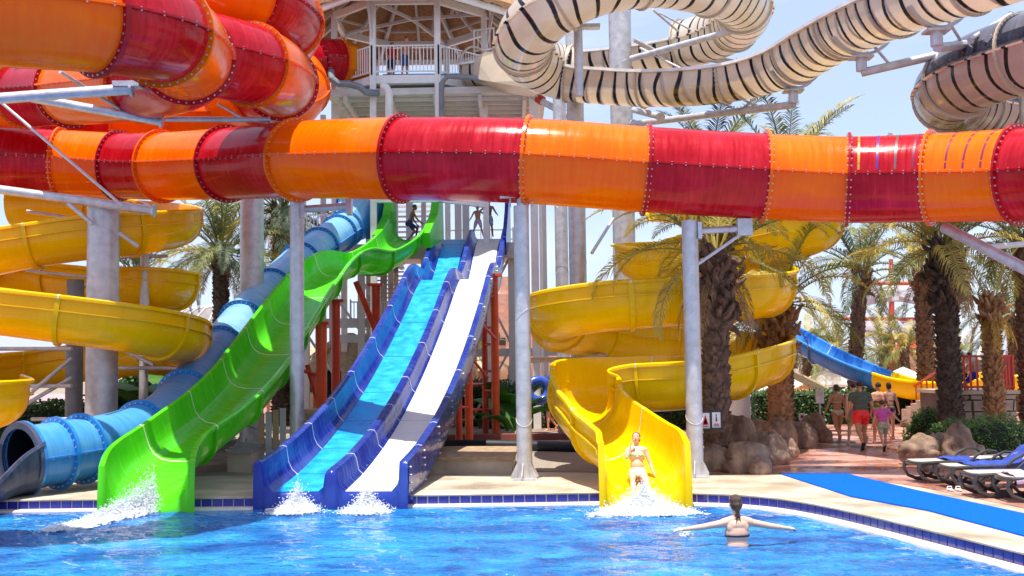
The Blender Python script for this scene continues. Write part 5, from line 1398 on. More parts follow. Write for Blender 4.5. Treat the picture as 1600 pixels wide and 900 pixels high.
            # hand
            hx, hy = Me @ Vector((1, 0, 0)), Me @ Vector((0, 1, 0)); curl = g('curl_'+k, .35); wf = g('wrist_'+k, 0)
            Mw = Me @ Matrix.Rotation(wf, 3, 'X'); px_, py_, pz_ = Mw.col[1].copy(), Mw.col[0].copy(), -Mw.col[2].copy()
            s.ell('hand_'+k, wr + pz_*.045, (.016, .040, .052), Mw)
            palm_c = wr + pz_*.085
            for q in range(4):
                b0 = palm_c + px_*(.03 - .02*q)*1.0; L = (.042, .048, .044, .034)[q]; r = .0088
                inn = Mw @ Vector((-sg, 0, 0)); a1 = b0 + (pz_*math.cos(curl) + inn*math.sin(curl))*L*.9; c2 = curl*2.1
                a2 = a1 + (pz_*math.cos(c2) + inn*math.sin(c2))*L*.8
                s.cap('hand_'+k, b0 - pz_*.02, a1, r*1.1, r); s.cap('hand_'+k, a1, a2, r, r*.8)
            t0 = wr + pz_*.03 + px_*.028; t1 = t0 + (pz_*.7 + px_*.7)*.04; s.cap('hand_'+k, t0, t1, .013, .010); s.cap('hand_'+k, t1, t1 + (pz_*.95 + px_*.25)*.028, .010, .008)
            s.hands[k] = (palm_c, wr, Mw); s.__dict__['kn_'+k] = kn; s.__dict__['el_'+k] = el
    def mesh(s, tags=None, grow=0.0, cut=None, extra=(), vox=.011, smooth=4, name='body'):
        mb = MB()
        for p in list(s.P) + list(extra):
            if tags is not None and not any(p[1].startswith(t) for t in tags) and p[1] != 'x': continue
            gr_ = grow if p[1] != 'x' else 0
            if p[0] == 'c':
                a, b, r0, r1 = p[2], p[3], p[4] + gr_, p[5] + gr_
                if cut and p[1].split('_')[0] in cut:
                    t = cut[p[1].split('_')[0]]; b = a.lerp(b, t); r1 = r0 + (r1-r0)*t
                n = 5; d = (b-a); L = d.length or 1e-5; d = d/L; q = d.to_track_quat('Z', 'Y'); prof = []
                for k in range(n+1):
                    an = -math.pi/2 + math.pi/2*k/n; prof.append((r0*math.cos(an), r0*math.sin(an)))
                if cut and p[1].split('_')[0] in cut: prof += [(r1*1.04, L), (0, L+.002)]
                else:
                    for k in range(n+1): an = math.pi/2*k/n; prof.append((r1*math.cos(an), L + r1*math.sin(an)))
                i0 = len(mb.v); N = 12
                for r, z in prof:
                    for k in range(N):
                        t = 2*math.pi*k/N; mb.v.append(a + q @ Vector((max(r, 1e-4)*math.cos(t), max(r, 1e-4)*math.sin(t), z)))
                for y in range(len(prof)-1):
                    for k in range(N): k2 = (k+1) % N; mb.f.append((i0+y*N+k, i0+y*N+k2, i0+(y+1)*N+k2, i0+(y+1)*N+k))
                mb.f.append(tuple(i0+k for k in reversed(range(N)))); mb.f.append(tuple(i0+(len(prof)-1)*N+k for k in range(N)))
            else: 
                i_ = len(mb.f); mb.ball(p[2], tuple(x + gr_ for x in p[3]), 16, 10, p[4])
        me = bpy.data.meshes.new(name); me.from_pydata([tuple(v) for v in mb.v], [], mb.f)
        bm = bmesh.new(); bm.from_mesh(me); bmesh.ops.remove_doubles(bm, verts=bm.verts, dist=1e-5); bmesh.ops.recalc_face_normals(bm, faces=bm.faces); bm.to_mesh(me); bm.free()
        tmp = bpy.data.objects.new('tmp', me); C.objects.link(tmp)
        md = tmp.modifiers.new('r', 'REMESH'); md.mode = 'VOXEL'; md.voxel_size = vox; md.use_smooth_shade = True
        if smooth: ms = tmp.modifiers.new('s', 'SMOOTH'); ms.factor = .5; ms.iterations = smooth
        dg = bpy.context.evaluated_depsgraph_get(); out = bpy.data.meshes.new_from_object(tmp.evaluated_get(dg))
        bpy.data.objects.remove(tmp); out.name = name
        return out
    def band(s, me, test, off=.006, name='cloth'):
        """clothing cut from the body surface itself"""
        bm = bmesh.new(); bm.from_mesh(me); bm.normal_update()
        bad = [f for f in bm.faces if not test(f.calc_center_median())]
        bmesh.ops.delete(bm, geom=bad, context='FACES'); bm.normal_update()
        for v in bm.verts: v.co += v.normal*off
        out = bpy.data.meshes.new(name); bm.to_mesh(out); bm.free(); 
        for p in out.polygons: p.use_smooth = True
        return out
def part(me, name, mt, root, sc):
    me.materials.clear(); me.materials.append(mt); o = bpy.data.objects.new(name, me); C.objects.link(o); o.parent = root; o.scale = (sc,)*3; return o
def person(loc, height, rz, label, pose, skin, hair=HAIRD, sex='m', heavy=1.0, clothes=(), hairstyle='short', group=None, vox=.011, tilt=0, sole=None):
    F = Fig(pose, sex, heavy); root = thing('person', loc, label, 'person', group, rz); sc = height/1.75
    if tilt: root.rotation_euler = (tilt, 0, rz)
    body = F.mesh(vox=vox); part(body, 'body', skin, root, sc)
    # hair
    hc, Mh, hs = F.hc, F.Mh, F.hs; ex = [('e', 'x', hc + Mh @ (Vector((0, -.020, .032))*hs), (.083*hs, .095*hs, .088*hs), Mh)]
    if hairstyle != 'short':
        ex.append(('e', 'x', hc + Mh @ (Vector((0, -.045, -.01))*hs), (.080*hs, .070*hs, .085*hs), Mh))
    if hairstyle == 'tail': ex += [('e', 'x', hc + Mh @ Vector((0, -.115, .01)), (.03, .03, .03), Mh), ('c', 'x', hc + Mh @ Vector((0, -.12, 0)), hc + Mh @ Vector((0, -.125, -.14)), .026, .014)]
    if hairstyle == 'bun': ex += [('e', 'x', hc + Mh @ Vector((0, -.105, .05)), (.036, .036, .036), Mh)]
    if hairstyle == 'wet': ex += [('c', 'x', hc + Mh @ Vector((.0, -.09, -.02)), hc + Mh @ Vector((.0, -.10, -.16)), .042, .02), ('c', 'x', hc + Mh @ Vector((-.01, -.10, -.14)), hc + Mh @ Vector((-.03, -.115, -.30)), .013, .006), ('c', 'x', hc + Mh @ Vector((.015, -.10, -.12)), hc + Mh @ Vector((.035, -.11, -.24)), .012, .005), ('c', 'x', hc + Mh @ Vector((-.02, -.10, -.12)), hc + Mh @ Vector((-.065, -.10, -.21)), .010, .004)]
    if hairstyle == 'back': ex += [('c', 'x', hc + Mh @ Vector((0, -.08, -.02)), hc + Mh @ Vector((0, -.10, -.14)), .055, .03)]
    hm = F.mesh(tags=['zzz'], extra=ex, vox=.009, smooth=2, name='hair')
    # clear the face
    bm = bmesh.new(); bm.from_mesh(hm); inv = Mh.inverted(); bad = []
    for f in bm.faces:
        q = inv @ (f.calc_center_median() - hc)/hs
        if q.y > .035 and q.z < .055: bad.append(f)
        elif hairstyle == 'short' and q.z < -.045: bad.append(f)
        elif q.y > .0 and q.z < -.0: bad.append(f)
    bmesh.ops.delete(bm, geom=bad, context='FACES'); bm.to_mesh(hm); bm.free(); part(hm, 'hair', hair, root, sc)
    EYE = mat('eye white', (.8, .78, .75), .2); PUP = mat('pupil', (.01, .01, .01), .2); LIP = mat('lips', (.45, .12, .10), .4)
    for sg in (-1, 1):
        mb = MB(); mb.ball(hc + Mh @ (Vector((sg*.033, .079, -.012))*hs), (.014*hs, .010*hs, .007*hs), 10, 6, Mh); e = mb.build('eye', EYE, root, world=False, smooth=True); e.scale = (sc,)*3
        mb = MB(); mb.ball(hc + Mh @ (Vector((sg*.033, .0885, -.012))*hs), (.006*hs, .003*hs, .006*hs), 8, 6, Mh); mb.build('pupil', PUP, e, world=False)
        mb = MB(); mb.bar(hc + Mh @ (Vector((sg*.018, .088, .012))*hs), hc + Mh @ (Vector((sg*.05, .078, .014))*hs), .006, .006); q = mb.build('eyebrow', hair, root, world=False); q.scale = (sc,)*3
    mb = MB(); mb.ball(hc + Mh @ (Vector((0, .092, -.062))*hs), (.024*hs, .006*hs, .008*hs), 10, 6, Mh); q = mb.build('mouth', LIP, root, world=False, smooth=True); q.scale = (sc,)*3
    H, Mi, Mti = F.hip, F.M.inverted(), F.Mt.inverted()
    def loc_(c): return Mti @ (c - H)
    for kind, mt in clothes:
        nm = kind.split(':')[0]; arg = float(kind.split(':')[1]) if ':' in kind else None
        if nm in ('shorts', 'swim_shorts'):
            me = F.mesh(tags=['pelvis', 'thigh', 'waistx'], grow=.020, cut={'thigh': arg or .6}, extra=(), vox=.011, smooth=3, name=nm)
            top = .13; me = F.band(me, lambda c: loc_(c).z < top, .0, nm)
        elif nm == 'shirt':
            me = F.mesh(tags=['pelvis', 'waist', 'torso', 'uparm'], grow=.018, cut={'uparm': .55}, vox=.012, smooth=3, name=nm)
            me = F.band(me, lambda c: loc_(c).z > (arg or -.05), 0, nm)
        elif nm == 'bikini_bottom':
            me = F.band(body, lambda c: -.13 < loc_(c).z < .07 and abs(loc_(c).x) < .22 and loc_(c).z > -.115 + abs(loc_(c).x)*.85 and loc_(c).z < .065 and (c - H).length < .3, .006, nm)
        elif nm == 'bikini_top':
            def t_(c):
                q = loc_(c)
                if abs(q.x) > .165: return False
                if abs(q.z - .30) < .010: return True
                if q.y > .05 and .29 < q.z < .40 and abs(abs(q.x) - .075) < .06 - max(0, q.z - .33)*.8: return True
                return False
            me = F.band(body, t_, .006, nm)
        elif nm == 'top':
            me = F.band(body, lambda c: -.02 < loc_(c).z < .30 and abs(loc_(c).x) < .19*heavy, .008, nm)
        elif nm == 'sandals':
            continue
        o = part(me, nm, mt, root, sc)
        if nm.startswith('bikini') or nm == 'top':
            md = o.modifiers.new('t', 'SOLIDIFY'); md.thickness = .004; md.offset = 0
    if sole:
        for k in 'lr':
            an = getattr(F, 'ank_'+k)
            for p in F.P:
                if p[1] == 'foot_'+k and p[4] == .034 and p[5] == .022:
                    a, b = p[2], p[3]; break
            d = (b-a).normalized(); mb = MB(); dn = d.cross(Vector((1, 0, 0))); dn = dn if dn.z < 0 else -dn
            mb.bar(a - d*.11 + dn*.045, b + d*.03 + dn*.035, .085, .02, -dn); q = mb.build('flip_flop', sole, root, world=False); q.scale = (sc,)*3
    return root, F
def walk(ph, amp=.42, arms=.35, **kw):
    s = math.sin(ph); d = dict(leg_l=(amp*s, .03, .12 + (.55*max(0, -s) if s < 0 else .05)), leg_r=(-amp*s, .03, .12 + (.55*max(0, s) if s > 0 else .05)),
             arm_l=(-arms*s, .14, .25), arm_r=(arms*s, .14, .25), hipz=.905, lean=.04)
    d.update(kw); return d
def feet(px, py): return atz(px, py, 0)
# family walking away along the path (their backs to us: front = +y)
MULTI = cloth('patterned swimwear', (.45, .42, .12), .7, (.75, .70, .62), 40); 
person(feet(1310, 694), 1.68, .06, 'woman in a yellow green bikini walking away, leftmost of the family', walk(-1.1, .42, .25, arm_l=(-.1, .42, .12), arm_r=(.1, .25, .2)), SK_TAN, HAIRB, 'f', 1.02, (('bikini_bottom', MULTI), ('bikini_top', MULTI)), 'bun', 'family walking away on the path')
person(feet(1347, 704), 1.80, .0, 'man in a dark green t-shirt and red shorts walking away', walk(-1.25, .30, .12, arm_l=(.0, .24, .22), arm_r=(-.05, .26, .22)), SK_TAN, HAIRD, 'm', 1.22, (('shirt:-.09', cloth('dark green cotton', (.075, .095, .065))), ('shorts:.55', cloth('red nylon', (.85, .02, .02), .5))), 'short', 'family walking away on the path', sole=BLACKR)
person(feet(1381, 706), 1.30, -.05, 'child in a magenta t-shirt and patterned shorts walking away', walk(-1.3, .30, .1, arm_l=(.0, .30, .1), arm_r=(.1, .85, .15), head=1.2), SK_PINK, HAIRB, 'm', 1.0, (('shirt:-.13', cloth('magenta cotton', (.60, .09, .33))), ('shorts:.72', cloth('patterned shorts', (.20, .20, .10), .8, (.55, .50, .35), 18))), 'short', 'family walking away on the path', sole=BLACKR)
person(feet(1376, 693), 1.72, .1, 'woman in a khaki top with pink shoulder straps beyond the child', walk(1.2, .25, .15, arm_r=(.1, .35, .3)), SK_PINK, HAIRD, 'f', 1.25, (('top', cloth('khaki knit', (.20, .17, .05))), ('bikini_top', cloth('pink strap', (.7, .06, .12))), ('shorts:.35', cloth('olive skirt', (.18, .15, .05)))), 'short', 'family walking away on the path')
person(feet(1392, 687), 1.68, .0, 'bare backed woman in dark shorts, furthest right of the family', walk(-1.0, .25, .15, arm_r=(.1, .3, .3)), SK_PALE, HAIRB, 'f', 1.0, (('bikini_bottom', BLACKR), ('bikini_top', cloth('pale bikini', (.7, .6, .55)))), 'bun', 'family walking away on the path')
person(feet(1337, 696), 1.72, .15, 'bare shouldered man in yellow and blue shorts half hidden behind the green shirt', walk(1.2, .35, .2), SK_PALE, HAIRD, 'm', 1.0, (('shorts:.85', cloth('yellow blue shorts', (.75, .55, .04), .8, (.10, .12, .35), 5)),), 'short', 'family walking away on the path')
# man carrying the blue ring
person(feet(857, 672), 1.78, 1.75, 'man in black shorts standing by the blue ring behind the steel post', walk(.9, .15, .1, arm_l=(.6, .2, .9), arm_r=(.5, .2, 1.0)), SK_PINK, HAIRD, 'm', 1.0, (('shorts:.55', cloth('black shorts', (.015, .015, .02))),), 'short')
RINGM = mat('blue vinyl ring', (.03, .08, .42), .25, var=.4, scale=5, coat=.4)
def ring_tube(c, R0, r0, label, rx, rz):
    root = thing('swim_ring', c, label, 'swim ring', 'blue swim rings'); mb = MB(); n = 32
    mb.pipe([Vector((R0*math.cos(2*math.pi*k/n), R0*math.sin(2*math.pi*k/n), 0)) for k in range(n)], r0, 14, closed=True); mb.build('ring_body', RINGM, root, world=False, smooth=True)
    for s_ in (0, math.pi):
        mb = MB().pipe([Vector(((R0+r0*.3)*math.cos(s_+a), (R0+r0*.3)*math.sin(s_+a), r0+.02*math.cos(a*6))) for a in (-.25, -.12, 0, .12, .25)], .018, 6); mb.build('handle', WHITEM, root, world=False, smooth=True)
    root.rotation_euler = (rx, 0, rz)
ring_tube(at(841, 610, 36.6), .33, .15, 'blue swim ring held by the man, left of his head', R(82), .25)
ring_tube(at(866, 602, 37.9), .30, .14, 'second blue swim ring just behind the man carrying the first', R(70), -.5)
# boys on the top platform
pz = db.fr(db.L)[0]
def on(px, py, Y): return at(px, py, Y)
person(on(747, 371, 43.0), 1.28, math.pi-.1, 'boy in pink patterned trunks at the top of the white lane, left one', dict(hipz=.86, leg_l=(.30, .25, .45), leg_r=(-.05, .28, .35), arm_l=(.25, .9, .2), arm_r=(.1, .5, .5), lean=.18, yaw=.2, head=1.1), SK_TAN, HAIRD, 'm', .95, (('swim_shorts:.75', cloth('pink trunks', (.55, .25, .38), .8, (.70, .62, .66), 14)),), 'short', 'boys at the top of the white lane')
person(on(764, 371, 43.2), 1.48, math.pi, 'taller boy in blue and white trunks at the top of the white lane', dict(hipz=.90, leg_l=(.35, .12, .5), leg_r=(-.08, .10, .15), arm_l=(.2, .5, .9), arm_r=(.35, .9, .9), lean=.08, yaw=-.3, head=1.05), SK_BR, HAIRD, 'm', .95, (('swim_shorts:.85', cloth('blue white trunks', (.08, .16, .35), .8, (.65, .70, .75), 12)),), 'short', 'boys at the top of the white lane')
person(on(640, 378, 43.2), 1.6, -1.3, 'boy seen from the side waiting at the top of the green slide', dict(hipz=.80, leg_l=(1.1, .1, 1.3), leg_r=(.5, .1, 1.2), arm_l=(.6, .1, .3), arm_r=(.7, .1, .4), lean=.3, head=1.05), SK_BR, HAIRD, 'm', .95, (('swim_shorts:.7', cloth('navy trunks', (.02, .04, .15))),), 'short')
person(Vector((at(632, 118, 41.6).x, 41.75, TZ)), 1.62, math.pi+.5, 'bare chested person leaning on the tower railing', dict(lean=.25, arm_l=(.9, .2, .5), arm_r=(1.0, .2, .5), hipz=.93), SK_PINK, HAIRD, 'm', 1.0, (('swim_shorts:.8', cloth('blue shorts', (.05, .10, .30))),), 'short')
person(Vector((at(611, 118, 41.7).x, 41.9, TZ)), 1.45, math.pi+.3, 'child in a red shirt behind the tower railing', dict(arm_l=(.6, .2, .6), arm_r=(.6, .2, .6), lean=.15, head=1.15), SK_TAN, HAIRD, 'm', .95, (('shirt:-.1', cloth('red cotton', (.55, .02, .04))), ('shorts:.8', cloth('navy shorts', (.02, .03, .10)))), 'short')
# woman sliding down the yellow chute
sp = at(996, 750, 20.95)
sit = dict(hipz=.12, lean=-.36, leg_l=(1.42, .14, .55), leg_r=(1.5, .02, .62), arm_r=(.75, .10, 2.35, .35), arm_l=(-.10, .30, .35), yaw=-.12, nod=.05, head=1.0, foot_l=-.4, foot_r=-.4)
BIK = cloth('lime and black print', (.20, .38, .05), .7, (.75, .72, .62), 30); BIKW = cloth('white dotted print', (.78, .76, .72), .7, (.9, .88, .86), 30)
person(sp, 1.68, math.pi-.08, 'woman in a bikini sliding down the yellow chute with a hand over her nose', sit, SK_PALE, HAIRB, 'f', 1.07, (('bikini_bottom', BIKW), ('bikini_top', BIK)), 'back', vox=.009)
# swimmer seen from behind
wz = atz(1153, 852, WZ)
person(wz + Vector((0, 0, -1.04)), 1.86, .08, 'woman standing in the pool with her arms spread, seen from behind', dict(hipz=.80, lean=.05, twist=0, arm_l=(-.10, 1.42, .12, .4), arm_r=(-.08, 1.38, .15, -.3), curl_l=.6, curl_r=.5, wrist_l=.3, wrist_r=.5, nod=-.05, yaw=-.05, leg_l=(0, .1, .1), leg_r=(0, .1, .1)), SK_PALE, HAIRB, 'f', 1.15, (('bikini_top', BLACKR), ('bikini_bottom', BLACKR)), 'wet', vox=.008)

# ================================================================== loungers
FRM = mat('lounger resin', (.040, .036, .034), .35, var=.2, coat=.2); SLG = mat('lounger sling', (.50, .45, .38), .7, var=.1, scale=30, bump=.2, bscale=200); TOW = mat('blue towel', (.018, .04, .26), .95, var=.3, scale=5, bump=1, bscale=30, col2=(.04, .09, .42))
def lounger(loc, rz, label, towel=None, ang=R(32)):
    root = thing('sun_lounger', loc, label, 'sun lounger', 'sun loungers beside the blue carpet', rz)
    # local: x along from foot end (0) to head end (1.95), y width .66
    bx = 1.18
    for sy in (-.31, .31):
        MB().pipe([(0.02, sy*.86, .33), (.06, sy, .36), (.5, sy, .375), (1.2, sy, .375), (1.7, sy, .37), (1.9, sy, .36)], .036, 8).build('side_rail', FRM, root, world=False, smooth=True)
        MB().pipe([(.03, sy, .345), (-.02, sy, .24), (.06, sy, .10), (.22, sy, .035), (.42, sy, .03)], [.04, .035, .03, .035, .045], 8).build('leg', FRM, root, world=False, smooth=True)
        MB().pipe([(.30, sy, .345), (.27, sy, .22), (.40, sy, .09), (.62, sy, .03), (.86, sy, .03)], [.04, .032, .03, .035, .04], 8).build('leg', FRM, root, world=False, smooth=True)
        MB().pipe([(.80, sy, .34), (.62, sy, .20), (.48, sy, .08)], .03, 8).build('leg', FRM, root, world=False, smooth=True)
        MB().pipe([(1.55, sy, .35), (1.62, sy, .18), (1.74, sy, .03), (1.9, sy, .03)], .036, 8).build('leg', FRM, root, world=False, smooth=True)
        MB().pipe([(.98, sy*1.12, .39), (1.10, sy*1.14, .50), (1.28, sy*1.14, .58), (1.46, sy*1.14, .56), (1.60, sy*1.12, .43), (1.64, sy*1.08, .38)], .026, 8).build('armrest', FRM, root, world=False, smooth=True)
        MB().pipe([(bx, sy*.9, .39), (bx + .8*math.cos(ang), sy*.9, .39 + .8*math.sin(ang))], .026, 8).build('back_rail', FRM, root, world=False, smooth=True)
    MB().pipe([(.03, -.28, .345), (-.01, -.15, .35), (-.01, .15, .35), (.03, .28, .345)], .036, 8).build('end_rail', FRM, root, world=False, smooth=True)
    mb = MB(); N = 12; n0 = 0
    for k in range(N+1):
        x = .04 + (bx-.04)*k/N
        for j in range(7): y = -.29 + .58*j/6; mb.v.append(Vector((x, y, .385 - .018*math.cos(y*5))))
    for k in range(N):
        for j in range(6): i = k*7+j; mb.f.append((i, i+1, i+8, i+7))
    o = mb.build('seat', SLG, root, world=False, smooth=True); md = o.modifiers.new('t', 'SOLIDIFY'); md.thickness = .02
    mb = MB(); c, s_ = math.cos(ang), math.sin(ang); mb.quad((bx+.01, -.26, .40), (bx+.01, .26, .40), (bx+.8*c, .26, .40+.8*s_), (bx+.8*c, -.26, .40+.8*s_)); o = mb.build('backrest', SLG, root, world=False); md = o.modifiers.new('t', 'SOLIDIFY'); md.thickness = .02
    return root
def towel(root_loc, rz, x0, x1, back, label, m_=None):
    mb = MB(); nx, ny = 30, 14; M = Matrix.Rotation(rz, 3, 'Z'); ang = R(32); bx = 1.18
    for i in range(nx+1):
        for j in range(ny+1):
            x = x0 + (x1-x0)*i/nx; y = -.35 + .70*j/ny
            z = .415 + .05*noise.noise(Vector((x*5, y*6, rz*3))) + .025*noise.noise(Vector((x*13, y*11, 2)))
            if x > bx and back: z += (x-bx)*math.tan(ang)
            z = max(z, .40 + (max(0, x-bx)*math.tan(ang) if back else 0))
            if abs(y) > .30: z -= (abs(y)-.30)*2.2
            mb.v.append(root_loc + M @ Vector((x, y, z)))
    for i in range(nx):
        for j in range(ny): k = i*(ny+1)+j; mb.f.append((k, k+1, k+ny+2, k+ny+1))
    o = mb.build('towel', m_ or TOW, smooth=True, angle=3, origin=tuple(root_loc + M @ Vector((x0, 0, .42)))); tag(o, label, 'towel'); md = o.modifiers.new('t', 'SOLIDIFY'); md.thickness = .015
for k, (px, py, rz, l) in enumerate(((1436, 757, .10, 'dark framed lounger furthest from the camera, its cream foot end by the boulders'), (1489, 766, .06, 'second dark framed lounger, with a blue towel, beside the white slippers'),
                                    (1527, 780, .0, 'dark framed lounger with a long cream seat, second nearest'), (1580, 787, -.05, 'nearest dark framed lounger cut by the right edge'))):
    l0 = atz(px, py, 0) + Vector((0, .35, .014)); lounger(l0, rz, l, ang=R(4 if k == 0 else 32))
    if k == 0: towel(l0, rz, .62, 1.15, False, 'crumpled blue towel on the furthest lounger')
    if k == 1: towel(l0, rz, .35, 1.95, True, 'long blue towel covering the second lounger and its raised back')
    if k == 2: towel(l0, rz, 1.0, 1.95, True, 'blue towel on the back of the second nearest lounger')
    if k == 3: towel(l0, rz, .12, .5, False, 'pale pink towel lying on the nearest lounger', cloth('pink towel', (.70, .55, .68)))
c = atz(1492, 768, 0)
for k in range(2):
    q = c + Vector((-.08 + .14*k, -.02*k, .014)); mb = MB(); mb.ball(q + Vector((0, 0, .02)), (.045, .12, .02), 12, 6); o = mb.build('slipper', WHITEM, smooth=True, origin=tuple(q)); 
    t = MB().pipe([q + Vector((-.045, .03, .02)), q + Vector((-.03, .03, .07)), q + Vector((.03, .03, .07)), q + Vector((.045, .03, .02))], .012, 6); t.build('strap', WHITEM, o, smooth=True)
    tag(o, ('left' if k == 0 else 'right') + ' white slipper on the deck under the loungers', 'slipper')

# ================================================================== right background: stage, slides, mast, signs
SGN = mat('sign white', (.75, .72, .70), .4); SRED = mat('sign red', (.65, .03, .03), .5); SBLK = mat('sign black', (.02, .02, .02), .5); SPNK = mat('sign faded pink', (.70, .35, .33), .5)
def sign(px, py, Y, w_, h_, label, art, ground_post=True, frame=None):
    c = at(px, py, Y); root = thing('warning_sign', Vector((c.x, c.y, 0)), label, 'sign')
    MB().box(c, (w_, .03, h_)).build('board', SGN, root)
    if frame: 
        for (x, z, a, b_) in ((0, h_/2+.02, w_+.08, .04), (0, -h_/2-.02, w_+.08, .04), (-w_/2-.02, 0, .04, h_), (w_/2+.02, 0, .04, h_)): MB().box(c + Vector((x, -.0, z)), (a, .05, b_)).build('frame', SBLK, root)
    if ground_post: MB().tube(Vector((c.x, c.y+.04, 0)), c + Vector((0, .04, 0)), .03).build('post', STEEL, root)
    for (mt, nm, pts) in art:
        mb = MB(); f = [c + Vector((x*w_, -.018, z*h_)) for x, z in pts]; b_ = [v + Vector((0, -.006, 0)) for v in f]; mb.poly(b_); 
        for k in range(len(f)): mb.quad(f[k], f[(k+1) % len(f)], b_[(k+1) % len(f)], b_[k])
        mb.build(nm, mt, root)
def tri(): return [(SRED, 'triangle', [(-.36, -.30), (.36, -.30), (0, .38)]), (SGN, 'triangle_field', [(-.22, -.22), (.22, -.22), (0, .20)]), (SBLK, 'figure_mark', [(-.05, -.18), (.05, -.18), (.04, .08), (-.04, .08)]), (SBLK, 'text_line', [(-.36, -.42), (.36, -.42), (.36, -.37), (-.36, -.37)])]
def fig(): return [(SBLK, 'figure_mark', [(-.08, -.1), (.10, -.1), (.06, .22), (-.06, .22)]), (SBLK, 'figure_head', [(-.06, .25), (.06, .25), (.06, .36), (-.06, .36)]), (SRED, 'red_arrow', [(-.28, -.32), (.28, -.32), (.28, -.24), (-.28, -.24)]), (SBLK, 'text_line', [(-.36, -.42), (.36, -.42), (.36, -.37), (-.36, -.37)])]
def shift(art): return [(m_, n_, [(x, z-0) for x, z in p]) for m_, n_, p in art]
sign(1102, 657, 23.9, .18, .32, 'small framed sign with a red triangle on the big palm, left one', tri(), False, True)
sign(1119, 656, 23.9, .18, .32, 'small framed sign with a black figure on the big palm, right one', fig(), False, True)
sign(1281, 620, 33, .24, .38, 'white notice board on a post at the left end of the path', [(SPNK, 'text_line', [(-.36, .1+.12*k), (.36, .1+.12*k), (.36, .15+.12*k), (-.36, .15+.12*k)]) for k in range(3)], True)
sign(1253, 651, 33, .17, .20, 'small pink no entry sign low among the boulders', [(SPNK, 'ring_mark', [(-.3, -.3), (.3, -.3), (.3, .3), (-.3, .3)]), (SGN, 'ring_field', [(-.18, -.18), (.18, -.18), (.18, .18), (-.18, .18)])], True)
# blue and yellow slide behind
bs = px_path([(1560, 610, 40), (1500, 625, 40), (1420, 622, 41), (1365, 606, 42), (1300, 578, 43.5), (1240, 545, 45), (1170, 505, 47), (1110, 480, 49)])
UB = u_prof(.62, .05)
trough_slide('open_slide', bs, [s_at_px(bs, 1372)] + seg_cuts(bs, 3.2, s_at_px(bs, 1372)+3, bs.L), UB, MBLUE, 'distant blue open slide descending to the right behind the family', ribs=(), thick=.04)
trough_slide('open_slide', bs, [0, s_at_px(bs, 1450), s_at_px(bs, 1373)], UB, YELLOW, 'distant yellow slide end joining the blue one behind the red stair railing', thick=.04)
MB_ = MB
p = bs.fr(s_at_px(bs, 1300))[0]
tag(MB().bar(at(1240, 585, 43), at(1330, 630, 42), .5, .25).build('slide_bracket', WOOD, origin=tuple(at(1240, 585, 43))), 'dark sloping beam under the distant blue slide', 'beam')
ys = px_path([(1540, 615, 48), (1600, 612, 46), (1690, 640, 44)]); trough_slide('open_slide', ys, seg_cuts(ys, 3), UB, YELLOW, 'yellow slide piece at the far right edge beyond the stone wall', thick=.04)
# parasols far away
def parasol(px, py, Y, w_, label, m_):
    c = at(px, py, Y); root = thing('parasol', Vector((c.x, c.y, 0)), label, 'parasol', 'parasols in the background'); n = 8; mb = MB()
    for k in range(n):
        a, b_ = 2*math.pi*k/n, 2*math.pi*(k+1)/n; P = [Vector((math.cos(t)*w_/2, math.sin(t)*w_/2, 0)) for t in (a, b_)]
        mb = MB(); mb.v += [c + Vector((0, 0, w_*.22)), c + P[0], c + P[1], c + P[0] - Vector((0, 0, .14)), c + P[1] - Vector((0, 0, .14))]; mb.f += [(0, 1, 2), (1, 3, 4, 2)]; mb.build('canopy_panel', m_, root)
    MB().tube(Vector((c.x, c.y, 0)), c + Vector((0, 0, w_*.22)), .035).build('pole', WOOD, root)
CANV = mat('cream canvas', (.72, .64, .52), .8, transl=.2); CANO = mat('orange canvas', (.75, .30, .10), .8, transl=.2)
parasol(1230, 612, 52, 3.2, 'cream parasol behind the spiral trunked palm', CANV); parasol(1256, 622, 47, 2.6, 'orange parasol behind the notice board', CANO); parasol(1290, 600, 60, 3.5, 'pale parasol beneath the distant blue slide', CANV)
parasol(1412, 600, 58, 4.0, 'yellow cream parasol canopy right of the mast foot', CANV); parasol(1325, 628, 50, 3.0, 'low cream parasol behind the family', CANV); parasol(800, 612, 50, 2.5, 'cream parasol near the broad leaved plants', CANV)
